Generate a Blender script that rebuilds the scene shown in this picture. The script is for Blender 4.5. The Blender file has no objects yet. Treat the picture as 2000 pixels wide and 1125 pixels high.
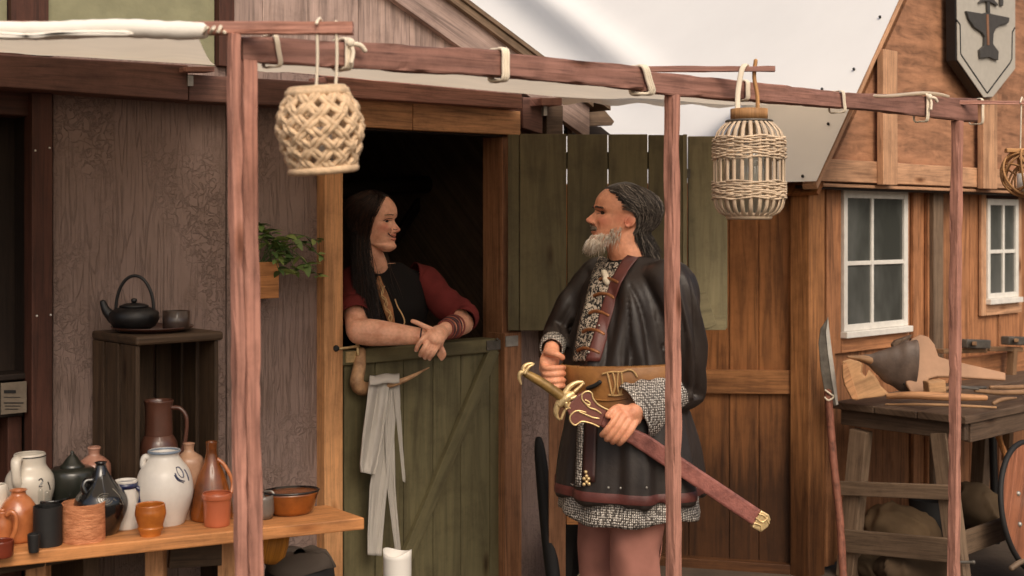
import bpy, bmesh, math, random
import numpy as np
from mathutils import Vector, Matrix, noise
from mathutils.bvhtree import BVHTree
R = math.radians
random.seed(11)
SC = bpy.context.scene
COL = SC.collection

# ------------------------------------------------------------------ camera, sky, sun, exposure
HC = 1.58            # eye height of the photographer
FPX = 2500.0         # focal length in photograph pixels (2000 wide)
HOR = 440.0          # row of the horizon
cam_d = bpy.data.cameras.new('camera'); cam = bpy.data.objects.new('camera', cam_d); COL.objects.link(cam)
cam.location = (0, 0, HC); cam.rotation_euler = (R(90), 0, 0)
cam_d.sensor_width = 36; cam_d.lens = 36*FPX/2000; cam_d.shift_y = -(562.5-HOR)/2000
cam_d.clip_start = .05; cam_d.clip_end = 500
cam_d.dof.use_dof = True; cam_d.dof.focus_distance = 4.5; cam_d.dof.aperture_fstop = 3.6
SC.camera = cam

SUN_AZ, SUN_EL = 20.0, 44.0      # behind the camera
w = bpy.data.worlds.new('World'); SC.world = w; w.use_nodes = True
nt = w.node_tree; nt.nodes.clear()
sky = nt.nodes.new('ShaderNodeTexSky'); sky.sky_type = 'NISHITA'; sky.sun_disc = False
sky.sun_elevation = R(SUN_EL); sky.sun_rotation = R(180-SUN_AZ)
sky.air_density = 1.0; sky.dust_density = 6.0; sky.ozone_density = 0.6
bg = nt.nodes.new('ShaderNodeBackground'); bg.inputs['Strength'].default_value = .15
wo = nt.nodes.new('ShaderNodeOutputWorld')
nt.links.new(sky.outputs[0], bg.inputs[0]); nt.links.new(bg.outputs[0], wo.inputs[0])
sl = bpy.data.lights.new('sun', 'SUN'); sl.energy = 1.3; sl.angle = R(35); sl.color = (1, .95, .88)
so = bpy.data.objects.new('sun', sl); COL.objects.link(so)
sdir = Vector((math.sin(R(SUN_AZ))*math.cos(R(SUN_EL)), -math.cos(R(SUN_AZ))*math.cos(R(SUN_EL)), math.sin(R(SUN_EL))))
so.rotation_euler = sdir.to_track_quat('Z', 'Y').to_euler(); so.location = sdir*20
vs = SC.view_settings; vs.view_transform = 'Standard'; vs.look = 'None'; vs.gamma = 1; vs.use_curve_mapping = False
vs.exposure = -0.1
vs.use_white_balance = True; vs.white_balance_temperature = 6850; vs.white_balance_tint = 10
SC.render.engine = 'CYCLES'
SC.cycles.use_denoising = True
SC.cycles.max_bounces = 8; SC.cycles.diffuse_bounces = 4

# ------------------------------------------------------------------ frames: a pixel is a direction, a wall gives the distance
def W(px, py, d): return Vector(((px-1000)/FPX*d, d, HC+(HOR-py)/FPX*d))
def onz(px, py, z):
    d = (HC-z)*FPX/(py-HOR); return W(px, py, d)
class Frame:
    def __init__(s, x, y, deg):
        s.P = Vector((x, y, 0)); c, n = math.cos(R(deg)), math.sin(R(deg))
        s.u = Vector((c, n, 0)); s.n = Vector((n, -c, 0))
    def p(s, a, o, z): q = s.P+s.u*a+s.n*o; return Vector((q.x, q.y, z))
    def s(s, px, o=0):
        t = (px-1000)/FPX; q = s.P+s.n*o
        return (t*q.y-q.x)/(s.u.x-t*s.u.y)
    def pix(s, px, py, o=0):
        q = s.p(s.s(px, o), o, 0); return W(px, py, q.y)
    def z(s, px, py, o=0): return s.pix(px, py, o).z
FA = Frame(-.626, 4.743, 42.5)       # pottery stall front, s = 0 at the left door jamb
FB = Frame(1.373, 5.817, 42.5)       # smithy front
FC = Frame(1.373, 5.80, -15)         # link wall behind the man, s runs negative to the left

# ------------------------------------------------------------------ mesh helpers
class MB:
    def __init__(s): s.v = []; s.f = []; s.uv = []; s.sm = []
    def face(s, idx, uv=None, smooth=False): s.f.append(tuple(idx)); s.uv.append(uv); s.sm.append(smooth)
    def hexa(s, P, grain=0, ws=1):
        # P: 8 corners, index = i + 2 j + 4 k ; grain axis 0,1,2 is the long axis for the wood grain
        b = len(s.v); s.v += [Vector(p) for p in P]
        ru, rv = random.uniform(0, 40), random.uniform(0, 40)
        ax = [(P[1]-P[0]).length, (P[2]-P[0]).length, (P[4]-P[0]).length]
        for q in ((0,2,3,1),(4,5,7,6),(0,1,5,4),(2,6,7,3),(0,4,6,2),(1,3,7,5)):
            uv = []
            for i in q:
                c = [(i&1)*ax[0], ((i>>1)&1)*ax[1], ((i>>2)&1)*ax[2]]
                l = c.pop(grain); uv.append((ru+l, rv+c[0]+c[1]*1.13))
            s.face([b+i for i in q], uv)
    def box(s, c, ex, ey, ez, grain=0):
        c = Vector(c); P = [c+ex*((i&1)*2-1)+ey*(((i>>1)&1)*2-1)+ez*(((i>>2)&1)*2-1) for i in range(8)]; s.hexa(P, grain)
    def fbox(s, F, s0, s1, o0, o1, z0, z1, grain=0, jit=0):
        j = lambda: random.uniform(-jit, jit)
        P = [F.p((s0,s1)[i&1]+j(), (o0,o1)[(i>>1)&1], (z0,z1)[(i>>2)&1]+j()) for i in range(8)]; s.hexa(P, grain)
    def fslab(s, F, L, Rr, o0, o1, grain=0):
        # L, Rr = (px, ytop, ybot) at the outer face o1
        P = []
        for k in (0, 1):
            for j in (0, 1):
                for i in (0, 1):
                    e = (L, Rr)[i]; q = F.pix(e[0], (e[2], e[1])[k], o1); a = F.s(e[0], o1)
                    P.append(F.p(a, (o0, o1)[j], q.z))
        s.hexa(P, grain)
    def beam(s, p0, p1, wd, ht, up=Vector((0,0,1)), side=None):
        p0, p1 = Vector(p0), Vector(p1); d = (p1-p0).normalized()
        sd = (d.cross(up) if side is None else Vector(side)); sd = (sd-d*sd.dot(d)).normalized(); u2 = sd.cross(d).normalized()
        s.box((p0+p1)/2, (p1-p0)/2, sd*wd/2, u2*ht/2, 0)
    def rough(s, p0, p1, wd, ht, side, ht1=None, n=46, amp=.0022, bow=.004):
        # hand-worn timber: rounded uneven corners, dents and a slight bow
        p0, p1 = Vector(p0), Vector(p1); d = (p1-p0).normalized(); L = (p1-p0).length
        sd = Vector(side); sd = (sd-d*sd.dot(d)).normalized(); u2 = sd.cross(d).normalized(); ht1 = ht1 or ht
        b = len(s.v); sx = random.uniform(0, 90); c = .86
        prof = [(-1,-c), (-c,-1), (-.3,-1), (.3,-1), (c,-1), (1,-c), (1,-.3), (1,.3), (1,c), (c,1), (.3,1), (-.3,1), (-c,1), (-1,c), (-1,.3), (-1,-.3)]; m = len(prof)
        for i in range(n+1):
            t = i/n; z = t*L; h = ht+(ht1-ht)*t; bw = sd*bow*noise.noise(Vector((z*1.1, sx, 0)))+u2*bow*noise.noise(Vector((z*1.1, sx, 5)))
            if i in (0, n): bw *= 0
            for a, e in prof:
                k = amp*noise.noise(Vector((z*9, a*1.5+sx, e*1.5)))-amp*1.6*max(0, 1-6*abs(noise.noise(Vector((z*4, a*2+sx, e*2+7)))))*(1 if abs(a)+abs(e) > 1.6 else .25)
                s.v.append(p0+d*z+bw+sd*a*(wd/2+k)+u2*e*(h/2+k))
        ru = random.uniform(0, 40); per = [0]
        for j in range(m): per.append(per[-1]+math.hypot((prof[(j+1)%m][0]-prof[j][0])*wd/2, (prof[(j+1)%m][1]-prof[j][1])*ht/2))
        for i in range(n):
            for j in range(m):
                j2 = (j+1)%m; s.face((b+i*m+j, b+i*m+j2, b+(i+1)*m+j2, b+(i+1)*m+j), [(ru+i*L/n, ru+per[j]), (ru+i*L/n, ru+per[j+1]), (ru+(i+1)*L/n, ru+per[j+1]), (ru+(i+1)*L/n, ru+per[j])], False)
        s.face([b+j for j in range(m-1, -1, -1)], [(ru+prof[j][0]*.02, ru+prof[j][1]*.02) for j in range(m-1, -1, -1)]); s.face([b+n*m+j for j in range(m)], [(ru+prof[j][0]*.02, ru+prof[j][1]*.02) for j in range(m)])
    def prism(s, poly, th, out=None, smooth=False, thv=None):
        # poly: planar world points; extruded by vector th*out
        n = len(poly); c = sum((Vector(p) for p in poly), Vector())/n
        if out is None:
            out = Vector()
            for i in range(n): out += (poly[i]-c).cross(poly[(i+1)%n]-c)
            out.normalize()
            if out.y > 0: out = -out
        b = len(s.v); e1 = (poly[1]-poly[0]).normalized(); e2 = out.cross(e1)
        s.v += [Vector(p)+out*th for p in poly]+[Vector(p) for p in poly]
        ru = random.uniform(0, 30)
        uvf = [(ru+(p-c).dot(e1), ru+(p-c).dot(e2)) for p in poly]
        s.face(list(range(b, b+n)), uvf); s.face(list(range(b+2*n-1, b+n-1, -1)), uvf[::-1])
        for i in range(n):
            k = (i+1)%n; L = (poly[k]-poly[i]).length
            s.face((b+i, b+n+i, b+n+k, b+k), [(ru, ru), (ru, ru+th), (ru+L, ru+th), (ru+L, ru)], smooth)
    def tube(s, pts, rad, n=10, cap=True, flat=1.0, fdir=None, closed=False):
        pts = [Vector(p) for p in pts]; m = len(pts)
        if not hasattr(rad, '__len__'): rad = [rad]*m
        ru = random.uniform(0, 30)
        T = []
        for i in range(m):
            a = pts[(i-1)%m] if closed else pts[max(i-1, 0)]; c = pts[(i+1)%m] if closed else pts[min(i+1, m-1)]
            t = (c-a); T.append(t.normalized() if t.length > 1e-9 else Vector((0,0,1)))
        ref = Vector(fdir) if fdir is not None else (Vector((0,0,1)) if abs(T[0].z) < .9 else Vector((1,0,0)))
        rings = []; L = 0
        seq = list(range(m))
        b0 = len(s.v); X = (ref-T[0]*ref.dot(T[0])).normalized()
        rows = []
        for i in seq:
            t = T[i]
            if fdir is not None: X = ref-t*ref.dot(t); X = X.normalized() if X.length > 1e-6 else Vector((1,0,0))
            else: X = (X-t*X.dot(t)).normalized()
            Y = t.cross(X)
            rows.append((pts[i], X, Y, t, rad[i]))
        ext = []
        if cap and not closed:
            p, X, Y, t, r = rows[0]
            for a in (75, 45, 20): ext.append((p-t*r*math.sin(R(a))*.8, X, Y, t, r*math.cos(R(a))))
            rows = ext+rows; p, X, Y, t, r = rows[-1]
            for a in (20, 45, 75): rows.append((p+t*r*math.sin(R(a))*.8, X, Y, t, r*math.cos(R(a))))
        for q, (p, X, Y, t, r) in enumerate(rows):
            for k in range(n):
                a = 2*math.pi*k/n; s.v.append(p+X*math.cos(a)*r+Y*math.sin(a)*r*flat)
        lens = [0]
        for i in range(1, len(rows)): lens.append(lens[-1]+(rows[i][0]-rows[i-1][0]).length)
        M = len(rows); rr = max(rad)
        for i in range(M if closed else M-1):
            i2 = (i+1)%M; l2 = lens[i2] if i2 else lens[-1]+.02
            for k in range(n):
                k2 = (k+1)%n; v0, v1 = 6.28*k/n*rr, 6.28*(k+1)/n*rr
                s.face((b0+i*n+k, b0+i*n+k2, b0+i2*n+k2, b0+i2*n+k), [(ru+lens[i], ru+v0), (ru+lens[i], ru+v1), (ru+l2, ru+v1), (ru+l2, ru+v0)], True)
        if not closed:
            s.face([b0+k for k in range(n-1, -1, -1)], [(ru, ru)]*n, True); s.face([b0+(M-1)*n+k for k in range(n)], [(ru, ru)]*n, True)
    def lathe(s, c, prof, n=32, tilt=None, sq=0):
        # prof: list of (r, z) bottom to top or a loop over the rim; c = base point
        c = Vector(c); b = len(s.v); m = len(prof); M = tilt if tilt else Matrix.Identity(3)
        L = 0
        for i, (r, z) in enumerate(prof):
            for k in range(n):
                a = 2*math.pi*k/n; rr = r*(1+sq*(math.cos(4*a)*-.5)); s.v.append(c+M@Vector((math.cos(a)*rr, math.sin(a)*rr, z)))
        for i in range(m-1):
            dl = math.hypot(prof[i+1][0]-prof[i][0], prof[i+1][1]-prof[i][1])
            for k in range(n):
                k2 = (k+1)%n
                s.face((b+i*n+k, b+i*n+k2, b+(i+1)*n+k2, b+(i+1)*n+k), [(L, .1*k/n*6.28), (L, .1*(k+1)/n*6.28), (L+dl, .1*(k+1)/n*6.28), (L+dl, .1*k/n*6.28)], True)
            L += dl
        s.face([b+k for k in range(n-1, -1, -1)], [(0, 0)]*n); s.face([b+(m-1)*n+k for k in range(n)], [(L, 0)]*n)
    def grid(s, G, smooth=True, wrap=False):
        b = len(s.v); m, n = len(G), len(G[0])
        for row in G: s.v += [Vector(p) for p in row]
        for i in range(m-1):
            for k in range(n if wrap else n-1):
                k2 = (k+1)%n
                s.face((b+i*n+k, b+i*n+k2, b+(i+1)*n+k2, b+(i+1)*n+k), [(i*.03, k*.03), (i*.03, k*.03+.03), (i*.03+.03, k*.03+.03), (i*.03+.03, k*.03)], smooth)
    def sphere(s, c, rx, ry=None, rz=None, n=16, M=None):
        ry = ry or rx; rz = rz or rx; c = Vector(c); b = len(s.v); M = M or Matrix.Identity(3); m = n//2
        for i in range(m+1):
            f = math.pi*(i+.02*(1 if i == 0 else -1 if i == m else 0))/m
            for k in range(n):
                a = 2*math.pi*k/n; s.v.append(c+M@Vector((rx*math.sin(f)*math.cos(a), ry*math.sin(f)*math.sin(a), -rz*math.cos(f))))
        for i in range(m):
            for k in range(n):
                k2 = (k+1)%n; s.face((b+i*n+k, b+i*n+k2, b+(i+1)*n+k2, b+(i+1)*n+k), None, True)
        s.face([b+k for k in range(n-1, -1, -1)], None, True); s.face([b+m*n+k for k in range(n)], None, True)
    def mesh(s, name, off=Vector()):
        me = bpy.data.meshes.new(name)
        me.from_pydata([tuple(v-off) for v in s.v], [], s.f)
        uvl = me.uv_layers.new(name='UVMap'); flat = []
        for f, uv in zip(s.f, s.uv):
            for q in (uv if uv else [(0, 0)]*len(f)): flat += [q[0], q[1]]
        uvl.data.foreach_set('uv', flat)
        me.polygons.foreach_set('use_smooth', s.sm); me.update()
        return me
def crm(pts, n=6, closed=False):
    P = [Vector(p) for p in pts]; m = len(P); out = []
    for i in range(m if closed else m-1):
        g = (lambda j: P[j%m]) if closed else (lambda j: P[min(max(j, 0), m-1)])
        a, b, c, d = g(i-1), g(i), g(i+1), g(i+2)
        for k in range(n):
            t = k/n; out.append(.5*((2*b)+(c-a)*t+(2*a-5*b+4*c-d)*t*t+(3*b-a-3*c+d)*t**3))
    if not closed: out.append(P[-1])
    return out
def crs(vals, n=6): return [v.x for v in crm([(x, 0, 0) for x in vals], n)]

def thing(name, label, cat, loc, group=None):
    o = bpy.data.objects.new(name, None); COL.objects.link(o); o.location = loc; o.empty_display_size = .1
    o['label'] = label; o['category'] = cat
    if group: o['group'] = group
    return o
ROOTLOC = {}
def wloc(o):
    p = Vector(o.location)
    while o.parent: o = o.parent; p += Vector(o.location)
    return p
def part(name, mb, mat, root=None, bevel=0, solid=0, subd=0, kind=None, label=None):
    off = wloc(root) if root else Vector()
    me = mb.mesh(name, off) if isinstance(mb, MB) else mb
    o = bpy.data.objects.new(name, me); COL.objects.link(o)
    me.materials.append(mat)
    if root: o.parent = root
    if solid:
        m = o.modifiers.new('solid', 'SOLIDIFY'); m.thickness = solid; m.offset = 0
    if bevel:
        m = o.modifiers.new('bevel', 'BEVEL'); m.width = bevel; m.segments = 2; m.limit_method = 'ANGLE'; m.angle_limit = R(40)
    if subd:
        m = o.modifiers.new('sub', 'SUBSURF'); m.levels = subd; m.render_levels = subd
    if kind: o['kind'] = kind
    if label: o['label'] = label
    return o
def one(name, mb, mat, label, cat, loc, group=None, **k):
    # a thing that is a single mesh
    o = part(name, mb, mat, None, **k); me = o.data; loc = Vector(loc)
    for v in me.vertices: v.co -= loc
    o.location = loc; o['label'] = label; o['category'] = cat
    if group: o['group'] = group
    return o
def remesh(mb, vox, smooth=2, name='m'):
    me = mb.mesh(name); ob = bpy.data.objects.new('tmp', me); COL.objects.link(ob)
    m = ob.modifiers.new('r', 'REMESH'); m.mode = 'VOXEL'; m.voxel_size = vox; m.use_smooth_shade = True
    if smooth:
        q = ob.modifiers.new('s', 'SMOOTH'); q.iterations = smooth; q.factor = .5
    dg = bpy.context.evaluated_depsgraph_get(); ev = ob.evaluated_get(dg)
    out = bpy.data.meshes.new_from_object(ev); out.name = name
    bpy.data.objects.remove(ob); bpy.data.meshes.remove(me)
    out.polygons.foreach_set('use_smooth', [True]*len(out.polygons))
    return out
def shift(me, off):
    n = len(me.vertices); a = np.empty(n*3); me.vertices.foreach_get('co', a); a = a.reshape(-1, 3)-np.array(off); me.vertices.foreach_set('co', a.ravel()); me.update(); return me

# ------------------------------------------------------------------ materials
def lin(r, g, b):
    f = lambda c: (c/255/12.92) if c/255 <= .04045 else ((c/255+.055)/1.055)**2.4
    return (f(r), f(g), f(b), 1)
def newmat(name):
    m = bpy.data.materials.new(name); m.use_nodes = True; t = m.node_tree; t.nodes.clear()
    o = t.nodes.new('ShaderNodeOutputMaterial'); p = t.nodes.new('ShaderNodeBsdfPrincipled'); t.links.new(p.outputs[0], o.inputs[0])
    return m, t, p
def N(t, kind, **k):
    n = t.nodes.new(kind)
    for a, v in k.items():
        if a in n.inputs: n.inputs[a].default_value = v
        else: setattr(n, a, v)
    return n
def ramp(t, fac, stops):
    r = t.nodes.new('ShaderNodeValToRGB'); e = r.color_ramp.elements
    while len(e) < len(stops): e.new(.5)
    for q, (p, c) in zip(e, stops): q.position = p; q.color = c
    t.links.new(fac, r.inputs[0]); return r
def mixc(t, fac, a, b, blend='MIX'):
    m = t.nodes.new('ShaderNodeMix'); m.data_type = 'RGBA'; m.blend_type = blend
    for s, x in ((m.inputs[0], fac), (m.inputs[6], a), (m.inputs[7], b)):
        if hasattr(x, 'is_linked') or hasattr(x, 'links'): t.links.new(x, s)
        else: s.default_value = x
    return m.outputs[2]
def mul(c, k): return (c[0]*k, c[1]*k, c[2]*k, 1)
def wood(name, c, dark=.5, rough=.62, grain=1.0, bump=.25, knots=.5, var=.25, gx=4., gy=85., dirt=None, spec=.35):
    m, t, p = newmat(name); L = t.links
    tc = N(t, 'ShaderNodeTexCoord'); oi = N(t, 'ShaderNodeObjectInfo')
    mp = N(t, 'ShaderNodeMapping'); L.new(tc.outputs['UV'], mp.inputs[0]); mp.inputs['Scale'].default_value = (gx, gy, 1)
    big = N(t, 'ShaderNodeMapping'); L.new(tc.outputs['UV'], big.inputs[0]); big.inputs['Scale'].default_value = (1.3, 11, 1)
    n1 = N(t, 'ShaderNodeTexNoise', Scale=1., Detail=5., Roughness=.65, Distortion=.8); L.new(mp.outputs[0], n1.inputs['Vector'])
    n2 = N(t, 'ShaderNodeTexNoise', Scale=1., Detail=3., Roughness=.55, Distortion=1.6); L.new(big.outputs[0], n2.inputs['Vector'])
    r1 = ramp(t, n1.outputs[0], [(.30, mul(c, dark*.8)), (.5, mul(c, .85)), (.72, mul(c, 1.12))])
    r2 = ramp(t, n2.outputs[0], [(.3, (.55,.53,.52,1)), (.52, (.95,.95,.95,1)), (.8, (1.14,1.12,1.08,1))])
    col = mixc(t, grain*.9, mul(c, 1), r1.outputs[0]); col = mixc(t, .8, col, r2.outputs[0], 'MULTIPLY')
    wr = N(t, 'ShaderNodeTexNoise', Scale=9., Detail=6., Roughness=.75); L.new(tc.outputs['Object'], wr.inputs['Vector'])
    col = mixc(t, .55, col, ramp(t, wr.outputs[0], [(.34, (.62,.60,.60,1)), (.52, (1,1,1,1)), (.74, (1.1,1.1,1.12,1))]).outputs[0], 'MULTIPLY')
    if knots:
        km = N(t, 'ShaderNodeMapping'); L.new(tc.outputs['UV'], km.inputs[0]); km.inputs['Scale'].default_value = (3.2, 9, 1)
        vo = N(t, 'ShaderNodeTexVoronoi', Scale=1.); L.new(km.outputs[0], vo.inputs['Vector']); vo.inputs['Randomness'].default_value = 1
        rk = ramp(t, vo.outputs['Distance'], [(.05, (.30,.22,.16,1)), (.12, (.7,.62,.55,1)), (.2, (1,1,1,1))])
        wn = N(t, 'ShaderNodeSeparateColor'); L.new(vo.outputs['Color'], wn.inputs[0])
        gate = N(t, 'ShaderNodeMath', operation='LESS_THAN'); L.new(wn.outputs[0], gate.inputs[0]); gate.inputs[1].default_value = knots*.5
        col = mixc(t, gate.outputs[0], col, mixc(t, 1., col, rk.outputs[0], 'MULTIPLY'))
    vr = N(t, 'ShaderNodeMapRange'); L.new(oi.outputs['Random'], vr.inputs[0]); vr.inputs[3].default_value = 1-var; vr.inputs[4].default_value = 1+var*.5
    hv = N(t, 'ShaderNodeHueSaturation'); L.new(vr.outputs[0], hv.inputs['Value']); L.new(col, hv.inputs['Color'])
    col = hv.outputs[0]
    if dirt:
        gm = N(t, 'ShaderNodeNewGeometry'); sx = N(t, 'ShaderNodeSeparateXYZ'); L.new(gm.outputs['Position'], sx.inputs[0])
        nz = N(t, 'ShaderNodeTexNoise', Scale=6., Detail=4.); 
        ad = N(t, 'ShaderNodeMath', operation='MULTIPLY_ADD'); L.new(nz.outputs[0], ad.inputs[0]); ad.inputs[1].default_value = -.5; L.new(sx.outputs[2], ad.inputs[2])
        mr = N(t, 'ShaderNodeMapRange'); L.new(ad.outputs[0], mr.inputs[0]); mr.inputs[1].default_value = dirt[0]; mr.inputs[2].default_value = dirt[1]; mr.inputs[3].default_value = 1; mr.inputs[4].default_value = 0
        col = mixc(t, mr.outputs[0], col, mixc(t, 1., col, dirt[2], 'MULTIPLY'))
    L.new(col, p.inputs['Base Color'])
    p.inputs['Roughness'].default_value = rough; p.inputs['Specular IOR Level'].default_value = spec
    bp = N(t, 'ShaderNodeBump', Strength=bump, Distance=.004); L.new(n1.outputs[0], bp.inputs['Height']); L.new(bp.outputs[0], p.inputs['Normal'])
    return m
def plain(name, c, rough=.5, metal=0, var=.25, scale=12, bump=.1, bscale=60, spec=.5, c2=None, coat=0, coord='Object', stretch=(1,1,1)):
    m, t, p = newmat(name); L = t.links; tc = N(t, 'ShaderNodeTexCoord')
    mp = N(t, 'ShaderNodeMapping'); mp.inputs['Scale'].default_value = stretch; L.new(tc.outputs[coord], mp.inputs[0])
    n1 = N(t, 'ShaderNodeTexNoise', Scale=scale, Detail=5., Roughness=.6); L.new(mp.outputs[0], n1.inputs['Vector'])
    r = ramp(t, n1.outputs[0], [(.3, mul(c2 or c, 1-var if not c2 else 1)), (.68, mul(c, 1+var*.4))]); L.new(r.outputs[0], p.inputs['Base Color'])
    p.inputs['Roughness'].default_value = rough; p.inputs['Metallic'].default_value = metal; p.inputs['Specular IOR Level'].default_value = spec
    if coat: p.inputs['Coat Weight'].default_value = coat; p.inputs['Coat Roughness'].default_value = .12
    if bump:
        n2 = N(t, 'ShaderNodeTexNoise', Scale=bscale, Detail=4.); L.new(mp.outputs[0], n2.inputs['Vector'])
        bp = N(t, 'ShaderNodeBump', Strength=bump, Distance=.004); L.new(n2.outputs[0], bp.inputs['Height']); L.new(bp.outputs[0], p.inputs['Normal'])
    return m
def cloth(name, c, trans=0., weave=900, var=.2, rough=.9, bump=.25, c2=None, scale=6):
    m, t, p = newmat(name); L = t.links; tc = N(t, 'ShaderNodeTexCoord')
    n1 = N(t, 'ShaderNodeTexNoise', Scale=scale, Detail=5.); L.new(tc.outputs['Object'], n1.inputs['Vector'])
    r = ramp(t, n1.outputs[0], [(.3, c2 or mul(c, 1-var)), (.7, mul(c, 1+var*.3))]); L.new(r.outputs[0], p.inputs['Base Color'])
    p.inputs['Roughness'].default_value = rough; p.inputs['Specular IOR Level'].default_value = .2
    n2 = N(t, 'ShaderNodeTexNoise', Scale=weave, Detail=2.); L.new(tc.outputs['Object'], n2.inputs['Vector'])
    bp = N(t, 'ShaderNodeBump', Strength=bump, Distance=.002); L.new(n2.outputs[0], bp.inputs['Height']); L.new(bp.outputs[0], p.inputs['Normal'])
    if trans:
        tr = N(t, 'ShaderNodeBsdfTranslucent'); L.new(r.outputs[0], tr.inputs[0]); ms = N(t, 'ShaderNodeMixShader'); ms.inputs[0].default_value = trans
        L.new(p.outputs[0], ms.inputs[1]); L.new(tr.outputs[0], ms.inputs[2]); o = [n for n in t.nodes if n.type == 'OUTPUT_MATERIAL'][0]; L.new(ms.outputs[0], o.inputs[0])
    return m
def stucco(name, c, sc=1.0, bump=.9):
    # rough sheathing: fine upright grain and scribbled scratches (UV u runs upward)
    m, t, p = newmat(name); L = t.links; tc = N(t, 'ShaderNodeTexCoord')
    def nz(sx, sy, det, dist, rough=.6):
        a = N(t, 'ShaderNodeMapping'); a.inputs['Scale'].default_value = (sx, sy, 1); L.new(tc.outputs['UV'], a.inputs[0])
        n = N(t, 'ShaderNodeTexNoise', Scale=1., Detail=det, Roughness=rough, Distortion=dist); L.new(a.outputs[0], n.inputs['Vector']); return n.outputs[0]
    def thin(v, w_):
        d = N(t, 'ShaderNodeMath', operation='SUBTRACT'); L.new(v, d.inputs[0]); d.inputs[1].default_value = .5
        q = N(t, 'ShaderNodeMath', operation='ABSOLUTE'); L.new(d.outputs[0], q.inputs[0]); return ramp(t, q.outputs[0], [(0, (0,0,0,1)), (w_, (1,1,1,1))]).outputs[0]
    grain = ramp(t, nz(5, 150, 3, .5), [(.3, (0,0,0,1)), (.46, (1,1,1,1))]).outputs[0]
    lines = thin(nz(2.2, 26, 2, .6), .022); scr = thin(nz(17, 26, 3, 1.0), .03); scr2 = thin(nz(30, 22, 2, .6), .03)
    big = nz(2.2, 3.0, 3, .3); f = ramp(t, big, [(.44, (0,0,0,1)), (.56, (1,1,1,1))]).outputs[0]
    a1 = mixc(t, 1., grain, lines, 'MULTIPLY'); a2 = mixc(t, 1., scr, scr2, 'MULTIPLY'); h = mixc(t, f, a1, a2)
    col = mixc(t, h, mul(c, .70), c); blot = ramp(t, nz(5, 6, 5, .2, .7), [(.3, (.80,.77,.74,1)), (.7, (1.1,1.1,1.12,1))]).outputs[0]
    col = mixc(t, .8, col, blot, 'MULTIPLY')
    L.new(col, p.inputs['Base Color']); p.inputs['Roughness'].default_value = .85; p.inputs['Specular IOR Level'].default_value = .25
    bp = N(t, 'ShaderNodeBump', Strength=bump, Distance=.003); L.new(h, bp.inputs['Height']); L.new(bp.outputs[0], p.inputs['Normal'])
    return m
def mail(name):
    m, t, p = newmat(name); L = t.links; tc = N(t, 'ShaderNodeTexCoord')
    vo = N(t, 'ShaderNodeTexVoronoi', Scale=160.); vo.inputs['Randomness'].default_value = .35
    mp = N(t, 'ShaderNodeMapping'); mp.inputs['Scale'].default_value = (1, 1, .8); L.new(tc.outputs['Object'], mp.inputs[0]); L.new(mp.outputs[0], vo.inputs['Vector'])
    r = ramp(t, vo.outputs['Distance'], [(.2, lin(240,233,224)), (.4, lin(190,182,172)), (.58, lin(84,78,73))]); L.new(r.outputs[0], p.inputs['Base Color'])
    p.inputs['Metallic'].default_value = .35; p.inputs['Roughness'].default_value = .5
    bp = N(t, 'ShaderNodeBump', Strength=.8, Distance=.004); L.new(r.outputs[0], bp.inputs['Height']); L.new(bp.outputs[0], p.inputs['Normal'])
    return m
def hairmat(name, stops, rough=.45):
    m, t, p = newmat(name); L = t.links; tc = N(t, 'ShaderNodeTexCoord'); sx = N(t, 'ShaderNodeSeparateXYZ'); L.new(tc.outputs['UV'], sx.inputs[0])
    fr = N(t, 'ShaderNodeMath', operation='FRACT'); L.new(sx.outputs[0], fr.inputs[0])
    r = ramp(t, fr.outputs[0], stops); L.new(r.outputs[0], p.inputs['Base Color']); p.inputs['Roughness'].default_value = rough; p.inputs['Specular IOR Level'].default_value = .4
    return m
def skin(name, c, red):
    m, t, p = newmat(name); L = t.links; at = N(t, 'ShaderNodeAttribute', attribute_name='tint'); sc = N(t, 'ShaderNodeSeparateColor'); L.new(at.outputs['Color'], sc.inputs[0])
    tc = N(t, 'ShaderNodeTexCoord'); n1 = N(t, 'ShaderNodeTexNoise', Scale=28., Detail=5.); L.new(tc.outputs['Object'], n1.inputs['Vector'])
    nb_ = N(t, 'ShaderNodeTexNoise', Scale=95., Detail=3.); L.new(tc.outputs['Object'], nb_.inputs['Vector'])
    base = ramp(t, n1.outputs[0], [(.3, (c[0]*.80, c[1]*.70, c[2]*.66, 1)), (.5, mul(c, .95)), (.72, mul(c, 1.08))]).outputs[0]; base = mixc(t, .6, base, ramp(t, nb_.outputs[0], [(.35, (.86,.80,.78,1)), (.6, (1.04,1.04,1.04,1))]).outputs[0], 'MULTIPLY')
    col = mixc(t, sc.outputs[0], base, red); col = mixc(t, sc.outputs[1], col, lin(45,22,18))
    L.new(col, p.inputs['Base Color']); p.inputs['Roughness'].default_value = .48; p.inputs['Specular IOR Level'].default_value = .4
    p.inputs['Subsurface Weight'].default_value = .12; p.inputs['Subsurface Radius'].default_value = (.02, .008, .004); p.inputs['Subsurface Scale'].default_value = .4
    n2 = N(t, 'ShaderNodeTexNoise', Scale=220., Detail=3.); L.new(tc.outputs['Object'], n2.inputs['Vector'])
    bp = N(t, 'ShaderNodeBump', Strength=.3, Distance=.002); L.new(n2.outputs[0], bp.inputs['Height']); L.new(bp.outputs[0], p.inputs['Normal'])
    return m
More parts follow.
